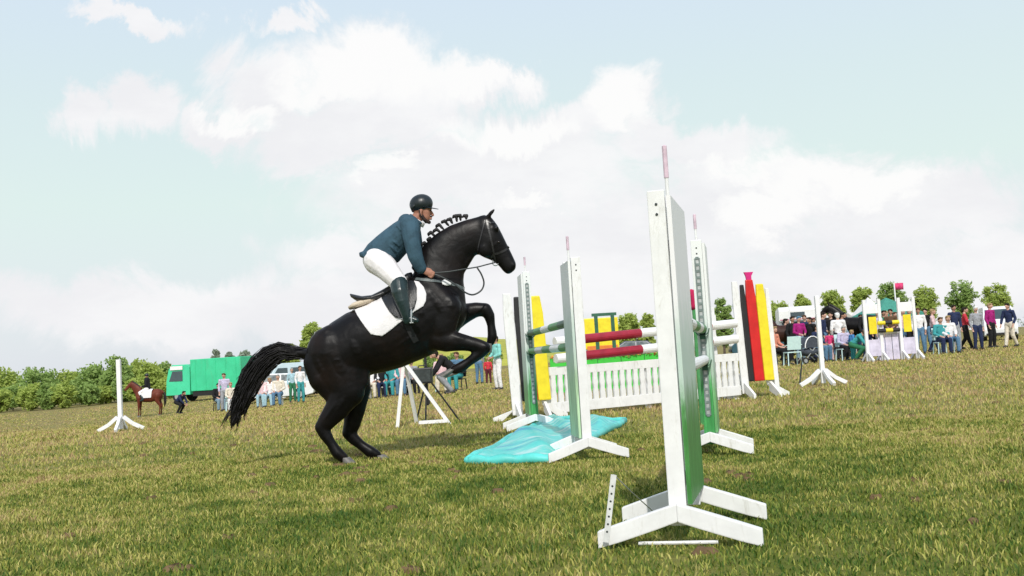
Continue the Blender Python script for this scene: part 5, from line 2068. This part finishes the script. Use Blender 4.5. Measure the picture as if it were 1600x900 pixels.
# ------------------------------------------------------------------ vehicles
GLASS = mat('dark_window_glass', (0.05, 0.075, 0.085), 0.12, 0.1, 3, spec=.6)
TYRE = mat('tyre_rubber', (0.018, 0.018, 0.019), 0.85, 0.2, 20)
RIM = mat('wheel_rim', (0.45, 0.46, 0.47), 0.4, 0.1, 20, metal=.5)
LAMP = mat('lamp_glass', (0.75, 0.76, 0.74), 0.2, 0.05, 10)
TAIL_LAMP = mat('tail_lamp', (0.45, 0.015, 0.015), 0.25, 0.1, 10)


def wheel(t, x, y, r, w=.2):
    o = part('wheel', MB().tube([(x, y - w / 2, r), (x, y - w * .4, r), (x, y + w * .4, r), (x, y + w / 2, r)], [r * .88, r, r, r * .88], 18, refn=(0, 0, 1)).mesh('wheel', TYRE), t)
    sgn = -1 if y < 0 else 1
    part('rim', MB().tube([(x, y + sgn * w * .30, r), (x, y + sgn * (w / 2 + .012), r)], [r * .6, r * .55], 14, refn=(0, 0, 1)).mesh('rim', RIM), o)


def body_mesh(profile, half, tuck, m, zt):
    """side profile (x, z) given depth; above zt the sides lean in by tuck"""
    n = len(profile)
    zmax = max(z for _, z in profile)
    yy = lambda z: half - (tuck * (z - zt) / (zmax - zt) if z > zt else 0)
    vs = [Vector((x, -yy(z), z)) for x, z in profile] + [Vector((x, yy(z), z)) for x, z in profile]
    fs = [tuple(range(n)), tuple(range(2 * n - 1, n - 1, -1))] + [((k + 1) % n, k, n + k, n + (k + 1) % n) for k in range(n)]
    return MB().add(vs, fs).mesh('body', m, bevel=.04)


def glazing(t, quads, half, tuck, zt, zmax):
    for q in quads:
        for s in (-1, 1):
            vs = []
            for x, z in q:
                y = half - (tuck * (z - zt) / (zmax - zt) if z > zt else 0)
                vs.append(Vector((x, s * (y + .006), z)))
            vs += [v - Vector((0, s * .02, 0)) for v in vs]
            n = len(q)
            part('side_window', MB().add(vs, [tuple(range(n)), tuple(range(2 * n - 1, n - 1, -1))] + [((k + 1) % n, k, n + k, n + (k + 1) % n) for k in range(n)]).mesh('side_window', GLASS), t)


def cross_glass(t, p0, p1, hw0, hw1, name):
    d = Vector((p1[0] - p0[0], 0, p1[1] - p0[1]))
    nn = Vector((d.z, 0, -d.x)).normalized() * .012
    if name == 'rear_window':
        nn = -nn
    vs = [Vector((p0[0], -hw0, p0[1])), Vector((p0[0], hw0, p0[1])), Vector((p1[0], hw1, p1[1])), Vector((p1[0], -hw1, p1[1]))]
    vs = [v + nn for v in vs] + [v - nn for v in vs]
    part(name, MB().add(vs, [(0, 1, 2, 3), (7, 6, 5, 4), (0, 4, 5, 1), (1, 5, 6, 2), (2, 6, 7, 3), (3, 7, 4, 0)]).mesh(name, GLASS), t)


def car(label, px, dp, rz, col, kind='car', group='cars and vans parked round the ring', sc=1.0):
    m = mat('paint_' + '_'.join(str(int(c * 1000)) for c in col), col, .32, .04, 2, spec=.5)
    t = thing({'car': 'parked_car', 'van': 'parked_van', 'camper': 'camper_van'}[kind], label, {'car': 'car', 'van': 'van', 'camper': 'camper'}[kind], GD(px, dp), R(rz), group)
    t.scale = (sc,) * 3
    if kind == 'car':
        prof = [(-2.05, .32), (-2.12, .60), (-2.05, .92), (-1.55, 1.0), (-1.05, 1.42), (.25, 1.46), (.98, 1.0), (1.85, .84), (2.1, .62), (2.08, .30), (1.7, .24), (-1.7, .24)]
        half, tuck, zt, L0, L1, r = .86, .22, .95, -1.32, 1.35, .31
        part('body', body_mesh(prof, half, tuck, m, zt), t)
        glazing(t, [[(-1.36, 1.03), (-.98, 1.36), (-.42, 1.39), (-.42, 1.02)], [(-.34, 1.02), (-.34, 1.39), (.20, 1.40), (.78, 1.03)]], half, tuck, zt, 1.46)
        cross_glass(t, (.93, 1.06), (.32, 1.42), .72, .62, 'windscreen')
        cross_glass(t, (-1.50, 1.06), (-1.10, 1.38), .70, .62, 'rear_window')
    elif kind == 'van':
        prof = [(-2.4, .40), (-2.45, 1.2), (-2.38, 2.0), (-2.2, 2.15), (.9, 2.15), (1.25, 2.0), (1.72, 1.30), (2.35, 1.05), (2.45, .7), (2.42, .36), (2.0, .28), (-2.2, .28)]
        half, tuck, zt, L0, L1, r = .95, .12, 1.1, -1.5, 1.55, .34
        part('body', body_mesh(prof, half, tuck, m, zt), t)
        glazing(t, [[(.55, 1.25), (.55, 1.85), (1.15, 1.85), (1.55, 1.25)], [(-.6, 1.25), (-.6, 1.85), (.35, 1.85), (.35, 1.25)]], half, tuck, zt, 2.15)
        cross_glass(t, (1.70, 1.36), (1.29, 1.96), .80, .76, 'windscreen')
        cross_glass(t, (-2.45, 1.3), (-2.40, 1.9), .72, .70, 'rear_window')
    else:
        prof = [(-2.7, .45), (-2.75, 2.5), (-2.6, 2.7), (1.5, 2.75), (2.0, 2.55), (2.0, 1.95), (1.62, 1.9), (2.05, 1.28), (2.65, 1.08), (2.72, .45), (2.3, .32), (-2.4, .32)]
        half, tuck, zt, L0, L1, r = 1.05, .06, 1.2, -1.6, 1.75, .35
        part('body', body_mesh(prof, half, tuck, m, zt), t)
        glazing(t, [[(-2.0, 1.5), (-2.0, 2.0), (-1.2, 2.0), (-1.2, 1.5)], [(-.3, 1.5), (-.3, 2.0), (.5, 2.0), (.5, 1.5)], [(1.1, 1.3), (1.1, 1.8), (1.5, 1.8), (1.85, 1.3)]], half, tuck, zt, 2.75)
        cross_glass(t, (2.02, 1.34), (1.66, 1.86), .85, .85, 'windscreen')
        cross_glass(t, (2.002, 2.12), (2.0, 2.42), .42, .42, 'bunk_window')
        part('trim_stripe', MB().box((2.0, 0, 2.02), (.03, 1.9, .05)).mesh('trim_stripe', mat('pink_trim', (.5, .12, .2))), t)
        cross_glass(t, (-2.735, 1.6), (-2.75, 2.2), .7, .7, 'rear_window')
    xf, xr = max(p[0] for p in prof), min(p[0] for p in prof)
    for s in (-1, 1):
        part('headlight', MB().box((xf - .06, s * half * .70, .70), (.14, .28, .14)).mesh('headlight', LAMP, bevel=.02), t)
        part('tail_light', MB().box((xr + .04, s * half * .80, .82), (.12, .16, .20)).mesh('tail_light', TAIL_LAMP, bevel=.02), t)
        for x in (L0, L1):
            wheel(t, x, s * (half - .06), r)
    part('bumper', MB().box((xf - .02, 0, .42), (.14, half * 1.8, .14)).mesh('bumper', BLACKPL, bevel=.02), t)
    return t


car('white camper parked under the round lime tree', 1247, 60, 258, (.78, .78, .76), 'camper')
car('dark teal car parked just right of the flag wing', 1213, 56, 172, (.03, .09, .12), 'car', sc=1.15)
car('white van parked between lone post and black horse', 1314, 60, 262, (.76, .77, .76), 'van')
car('pale cream van parked behind the black horse', 1337, 58, 283, (.74, .70, .60), 'van')
car('white van parked behind the far jump', 1400, 60, 255, (.75, .78, .78), 'van')
car('white van parked to the right of the last spectators', 1560, 66, 250, (.76, .77, .78), 'van')
car('white car parked behind the white bench', 430, 60, 188, (.74, .76, .78), 'car', sc=1.1)
car('silver blue van parked behind the horse\'s rump', 462, 66, 200, (.48, .60, .66), 'van')
car('dark blue car parked beyond the red poles', 985, 60, 175, (.03, .04, .07), 'car')


def green_truck():
    g = GD(312, 82)
    m = mat('truck_green', (0.045, 0.56, 0.29), .5, .08, 1.2, .2, 12, dirt=.15)
    m2 = mat('truck_cab_green', (0.06, 0.60, 0.33), .35, .06, 2)
    t = thing('box_truck', 'green box lorry with a green cab parked at far left', 'lorry', g, R(180 - 14))
    t.scale = (1.0,) * 3
    # faces -x in the picture: local +x is the cab end
    part('cargo_box', MB().box((-2.2, 0, 2.05), (4.4, 2.4, 2.5)).mesh('cargo_box', m, bevel=.05), t)
    prof = [(.12, .55), (.12, 2.75), (.35, 2.95), (1.7, 2.95), (2.0, 2.6), (2.2, 1.65), (2.25, .55)]
    part('cab', body_mesh(prof, 1.15, .08, m2, 1.6), t)
    glazing(t, [[(.75, 1.65), (.75, 2.45), (1.65, 2.45), (1.95, 1.65)]], 1.15, .08, 1.6, 2.95)
    cross_glass(t, (2.21, 1.70), (2.04, 2.50), 1.0, .95, 'windscreen')
    part('white_panel', MB().box((1.25, -1.16 + .0, 2.70), (1.1, .03, .30)).mesh('white_panel', CLEANWHITE), t)
    part('white_panel', MB().box((1.25, 1.16, 2.70), (1.1, .03, .30)).mesh('white_panel', CLEANWHITE), t)
    part('chassis', MB().box((-1.1, 0, .60), (6.2, .9, .30)).mesh('chassis', BLACKPL), t)
    for s in (-1, 1):
        part('side_guard', MB().box((-1.2, s * 1.08, .62), (2.2, .05, .42)).mesh('side_guard', BLACKPL), t)
        part('headlight', MB().box((2.22, s * .85, .85), (.12, .30, .2)).mesh('headlight', LAMP), t)
        for x in (1.25, -3.1):
            wheel(t, x, s * .98, .46, .3)
    for k in range(5):
        for s in (-1, 1):
            part('box_rib', MB().box((-.45 - k * .88, s * 1.212, 2.05), (.05, .03, 2.36)).mesh('box_rib', m), t)


green_truck()


def yellow_trailer():
    g = GD(936, 44)
    t = thing('box_trailer', 'yellow and orange trailer behind the dark green frame', 'trailer', g, R(4))
    OR = mat('orange_paint', (.70, .20, .03), .5, .1, 4)
    part('box', MB().box((0, 0, 1.72), (1.7, 1.4, 1.3)).mesh('box', YELLOWP, bevel=.04), t)
    part('lower_panel', MB().box((0.12, -.712, .95), (1.3, .03, .5)).mesh('lower_panel', OR, bevel=.01), t)
    part('floor', MB().box((0, 0, .80), (1.7, 1.4, .38)).mesh('floor', OR, bevel=.02), t)
    for s in (-1, 1):
        wheel(t, 0, s * .66, .32, .18)
    part('drawbar', MB().beam((.85, 0, .55), (1.7, 0, .50), .08, .08).mesh('drawbar', BLACKPL), t)


yellow_trailer()


def goal_frame():
    g = GD(951, 28)
    s = 28 / F
    t = thing('metal_frame', 'dark green upright metal frame behind the red poles', 'frame', g, R(3))
    w, h = 26 * s, 1.90
    for x in (-w / 2, w / 2):
        part('upright', MB().box((x, 0, h / 2), (.09, .09, h)).mesh('upright', DARKGREENP), t)
    part('crossbar', MB().box((0, 0, h + .04), (w + .22, .09, .08)).mesh('crossbar', DARKGREENP), t)
    part('crossbar', MB().box((0, 0, .45), (w - .092, .06, .06)).mesh('crossbar', DARKGREENP), t)


goal_frame()


def green_filler():
    a, b_ = GD(862, 25), GD(1046, 25.5)
    L = (b_ - a).length
    t = thing('green_filler', 'bright green board filler with orange flowers behind the middle jump', 'jump filler', a, math.atan2(b_.y - a.y, b_.x - a.x))
    m = mat('bright_green_paint', (.05, .52, .05), .5, .1, 4)
    n = 5
    for k in range(n):
        part('board', MB().box(((k + .5) * L / n, 0, .44), (L / n - .015, .05, .84)).mesh('board', m, bevel=.008), t)
    FLW = mat('orange_flowers', (.75, .28, .05), .7, .3, 20)
    cen = [Vector(((k + .5) * L / 22, -.03, .87 + rnd.uniform(-.02, .03))) for k in range(22)]
    fo = leaves(cen, [.055] * 22, 20, .03).mesh('flowers', FLW)
    part('flowers', fo, t)
    part('leaves', leaves([c + Vector((.05, 0, -.02)) for c in cen], [.07] * 22, 16, .035).mesh('leaves', LEAF_MID), t)
    for x in (.1, L - .1):
        part('stake', MB().box((x, .05, .35), (.06, .04, .7)).mesh('stake', CLEANWHITE), t)


green_filler()


# ------------------------------------------------------------------ timing stands under the belly
def trestle():
    ap = GD(661, 15.7)
    t = thing('white_trestle', 'white A-shaped trestle standing under the horse\'s belly', 'trestle', ap)
    k = 15.7 / F
    x0, x1, xa, h = (621 - 661) * k, (703 - 661) * k, (642 - 661) * k - .06, .97
    part('leg', MB().beam((x0, 0, 0), (xa, .012, h), .055, .05).mesh('leg', CLEANWHITE), t)
    part('leg', MB().beam((x1, -.052, 0), (xa + .03, -.042, h), .055, .05).mesh('leg', CLEANWHITE), t)
    part('leg', MB().beam((xa + .10, .55, 0), (xa + .02, .062, h - .03), .05, .05).mesh('leg', CLEANWHITE), t)
    part('crossbar', MB().beam(((656 - 661) * k, -.10, .06), (x1 - .02, -.10, .06), .03, .05).mesh('crossbar', CLEANWHITE), t)
    part('top_board', MB().box((xa - .06, -.02, h + .03), (.34, .14, .06), Matrix.Rotation(R(-14), 3, 'Y')).mesh('top_board', CLEANWHITE, bevel=.005), t)


trestle()


def speaker_stand():
    g = GD(670, 16.4)
    k = 16.4 / F
    t = thing('tripod_stand', 'black tripod with a black box beside the white trestle', 'tripod', g)
    part('pole', MB().tube([(0, 0, .28), (0, 0, 1.16)], .022, 10).mesh('pole', BLACKPL), t)
    part('head', MB().box((0, 0, 1.19), (.12, .10, .13)).mesh('head', BLACKPL, bevel=.015), t)
    for a in (15, 165, 262):
        d = Vector((math.cos(R(a)), math.sin(R(a)), 0))
        part('leg', MB().tube([d * .024 + Vector((0, 0, .62 if a != 15 else .72)), d * (.5 if a == 15 else .22)], .014, 8).mesh('leg', BLACKPL), t)
    part('spreader', MB().tube([(0, 0, .30), (0, 0, .36)], .04, 10).mesh('spreader', BLACKPL), t)
    b_ = thing('black_box', 'black equipment box hung on the tripod under the belly', 'box', g + Vector((-.04, -.12, .64)))
    part('case', MB().box((0, 0, .115), (.30, .18, .25)).mesh('case', BLACKPL, bevel=.02), b_)
    part('front_grille', MB().box((0, -.094, .115), (.25, .008, .19)).mesh('front_grille', DARKSTEEL), b_)
    part('handle', MB().tube([(-.07, 0, .24), (-.06, 0, .275), (.06, 0, .275), (.07, 0, .24)], .010, 6).mesh('handle', BLACKPL), b_)


speaker_stand()


# ------------------------------------------------------------------ far jump at the right, posts, tents, flags
def far_jump():
    for px, lab in ((1357, 'white wing with yellow board nearest the black horse'), (1411, 'white wing with yellow board farthest right')):
        g = GD(px, 31)
        t = thing('far_wing', lab, 'jump wing', g, R(4), 'wings of the far yellow jump')
        for x in (0.0, .46):
            part('post', MB().box((x, 0, .95), (.09, .08, 1.86)).mesh('post', CLEANWHITE, bevel=.006), t)
            for s in (-1, 1):
                part('foot', MB().beam((x, s * .05, .26), (x + s * .02, s * .45, .03), .06, .08).mesh('foot', CLEANWHITE), t)
        part('yellow_board', MB().box((.23, 0, 1.10), (.24, .03, .52)).mesh('yellow_board', YELLOWP, bevel=.006), t)
        part('lattice', MB().box((.23, 0.0, 1.60), (.37, .03, .28)).mesh('lattice', CLEANWHITE, bevel=.006), t)
        part('lower_board', MB().box((.23, 0, .42), (.37, .03, .50)).mesh('lower_board', mat('lilac_paint', (.62, .58, .72), .5, .15, 5, dirt=.3, dirtcol=(.2, .18, .25)), bevel=.006), t)
    a, b_ = GD(1375, 31), GD(1408, 31)
    for z, cols, lab in ((1.15, [YELLOWP, BLACKP, YELLOWP], 'upper yellow and black pole of the far jump'), (.92, [BLACKP, YELLOWP, BLACKP], 'lower black and yellow pole of the far jump')):
        pole(lab, a + Vector((0, -.08, z)), b_ + Vector((0, -.08, z)), cols, r=.06, group='poles of the far jump')
    t = thing('lilac_filler', 'pale lilac filler board under the far yellow jump', 'jump filler', a + Vector((.02, .1, 0)), math.atan2(b_.y - a.y, b_.x - a.x))
    L = (b_ - a).length
    for k in range(3):
        part('board', MB().box(((k + .5) * L / 3, 0, .42), (L / 3 - .02, .04, .78)).mesh('board', mat('lilac_paint', (.62, .58, .72)), bevel=.006), t)
    part('rail', MB().box((L / 2, 0, .85), (L, .07, .07)).mesh('rail', CLEANWHITE), t)


far_jump()


def tent(label, px, dp, w, h, roof, group='tents behind the crowd'):
    t = thing('party_tent', label, 'tent', GD(px, dp), R(12), group)
    part('roof', MB().add([Vector(v) for v in ((-w / 2, -w / 2, h * .68), (w / 2, -w / 2, h * .68), (w / 2, w / 2, h * .68), (-w / 2, w / 2, h * .68), (0, 0, h), (-w / 2, -w / 2, h * .60), (w / 2, -w / 2, h * .60), (w / 2, w / 2, h * .60), (-w / 2, w / 2, h * .60))],
                          [(0, 1, 4), (1, 2, 4), (2, 3, 4), (3, 0, 4), (0, 5, 6, 1), (1, 6, 7, 2), (2, 7, 8, 3), (3, 8, 5, 0)]).mesh('roof', roof), t)
    for x in (-1, 1):
        for y in (-1, 1):
            part('leg', MB().box((x * w * .48, y * w * .48, h * .31), (.07, .07, h * .62)).mesh('leg', STEEL), t)
    return t


tent('white peaked tent above the far yellow board', 1363, 52, 1.3, 2.75, PADM)
tent('green roofed tent behind the far yellow jump', 1391, 50, 2.4, 2.6, cloth('tent_green', (.06, .26, .20)))


def flag(label, px, dp, h, col, pole_m=CLEANWHITE):
    t = thing('flag', label, 'flag', GD(px, dp), 0)
    part('flagpole', MB().tube([(0, 0, 0), (0, 0, h)], .035, 8).mesh('flagpole', pole_m), t)
    if col:
        vs = []
        n = 8
        for k in range(n + 1):
            u = k / n
            y = .06 * math.sin(u * 7)
            vs += [Vector((.037 + u * .42, y, h - .03)), Vector((.037 + u * .42, y + .01, h - .36))]
        me = MB().add(vs, [(2 * k, 2 * k + 1, 2 * k + 3, 2 * k + 2) for k in range(n)]).mesh('cloth', cloth('flag_pink', (.65, .06, .18)), smooth=True)
        o = part('cloth', me, t)
        o.modifiers.new('thick', 'SOLIDIFY').thickness = .008
    return t


flag('pink flag flying above the far yellow jump', 1406, 50, 3.3, True)
flag('bare white flagpole above the white camper', 1239, 56, 3.0, None)


def pushchair():
    g = GD(1266, 34.5)
    t = thing('pushchair', 'dark grey pushchair with a pale hood rim left of the lone post', 'pushchair', g, R(20))
    dk = cloth('pram_cloth', (.06, .07, .09))
    n = 8
    vs, fs = [], []
    for k in range(n + 1):
        a = R(180 * k / n)
        for y in (-.22, .22):
            vs.append(Vector((math.cos(a) * .30, y, .55 + math.sin(a) * .36)))
    fs = [(2 * k, 2 * k + 1, 2 * k + 3, 2 * k + 2) for k in range(n)]
    fs += [tuple(2 * k for k in range(n, -1, -1))]
    o = part('hood', MB().add(vs, fs).mesh('hood', dk), t)
    o.modifiers.new('thick', 'SOLIDIFY').thickness = .012
    part('basket', MB().loft([((-.30, 0, .52), (-.24, 0, .28), .20), ((0, 0, .54), (0, 0, .24), .23), ((.32, 0, .52), (.28, 0, .30), .20)], 14).mesh('basket', dk, smooth=True), t)
    part('hood_rim', MB().tube([(math.cos(R(a)) * .315, -.235, .55 + math.sin(R(a)) * .375) for a in range(0, 181, 20)], .018, 6).mesh('hood_rim', CLEANWHITE), t)
    for y in (-.2, .2):
        part('frame_bar', MB().beam((-.34, y, .12), (.42, y, .86), .025, .025).mesh('frame_bar', STEEL), t)
        part('frame_bar', MB().beam((.34, y, .12), (-.1, y * .9, .52), .025, .025).mesh('frame_bar', STEEL), t)
        for x in (-.34, .34):
            wheel(t, x, y * 1.12, .12, .04)
    part('handle', MB().tube([(.42, -.2, .86), (.47, -.1, .90), (.47, .1, .90), (.42, .2, .86)], .016, 6).mesh('handle', BLACKPL), t)


pushchair()
st = thing('stake', 'thin dark stake leaning left of the lone white post', 'stake', GD(1249, 20.5))
part('shaft', MB().tube([(0, 0, -.02), (.10, 0, .52)], [.018, .014], 8).mesh('shaft', DARKSTEEL), st)
part('cap', MB().tube([(.099, 0, .515), (.108, 0, .56)], [.022, .018], 8).mesh('cap', BLACKPL), st)

fs_ = thing('marker_flag', 'red flag on a green stake just left of the steel track standard', 'flag', GD(1098, 12.5))
part('stake', MB().tube([(0, 0, 0), (0, 0, 1.46)], .03, 8).mesh('stake', GREENP), fs_)
part('flag_sleeve', MB().tube([(0, 0, 1.40), (-.01, 0, 1.44), (.005, 0, 1.55), (-.008, 0, 1.62), (0, 0, 1.64)], [.036, .052, .045, .05, .03], 10).mesh('flag_sleeve', cloth('flag_red', (.48, .02, .09)), smooth=True), fs_)
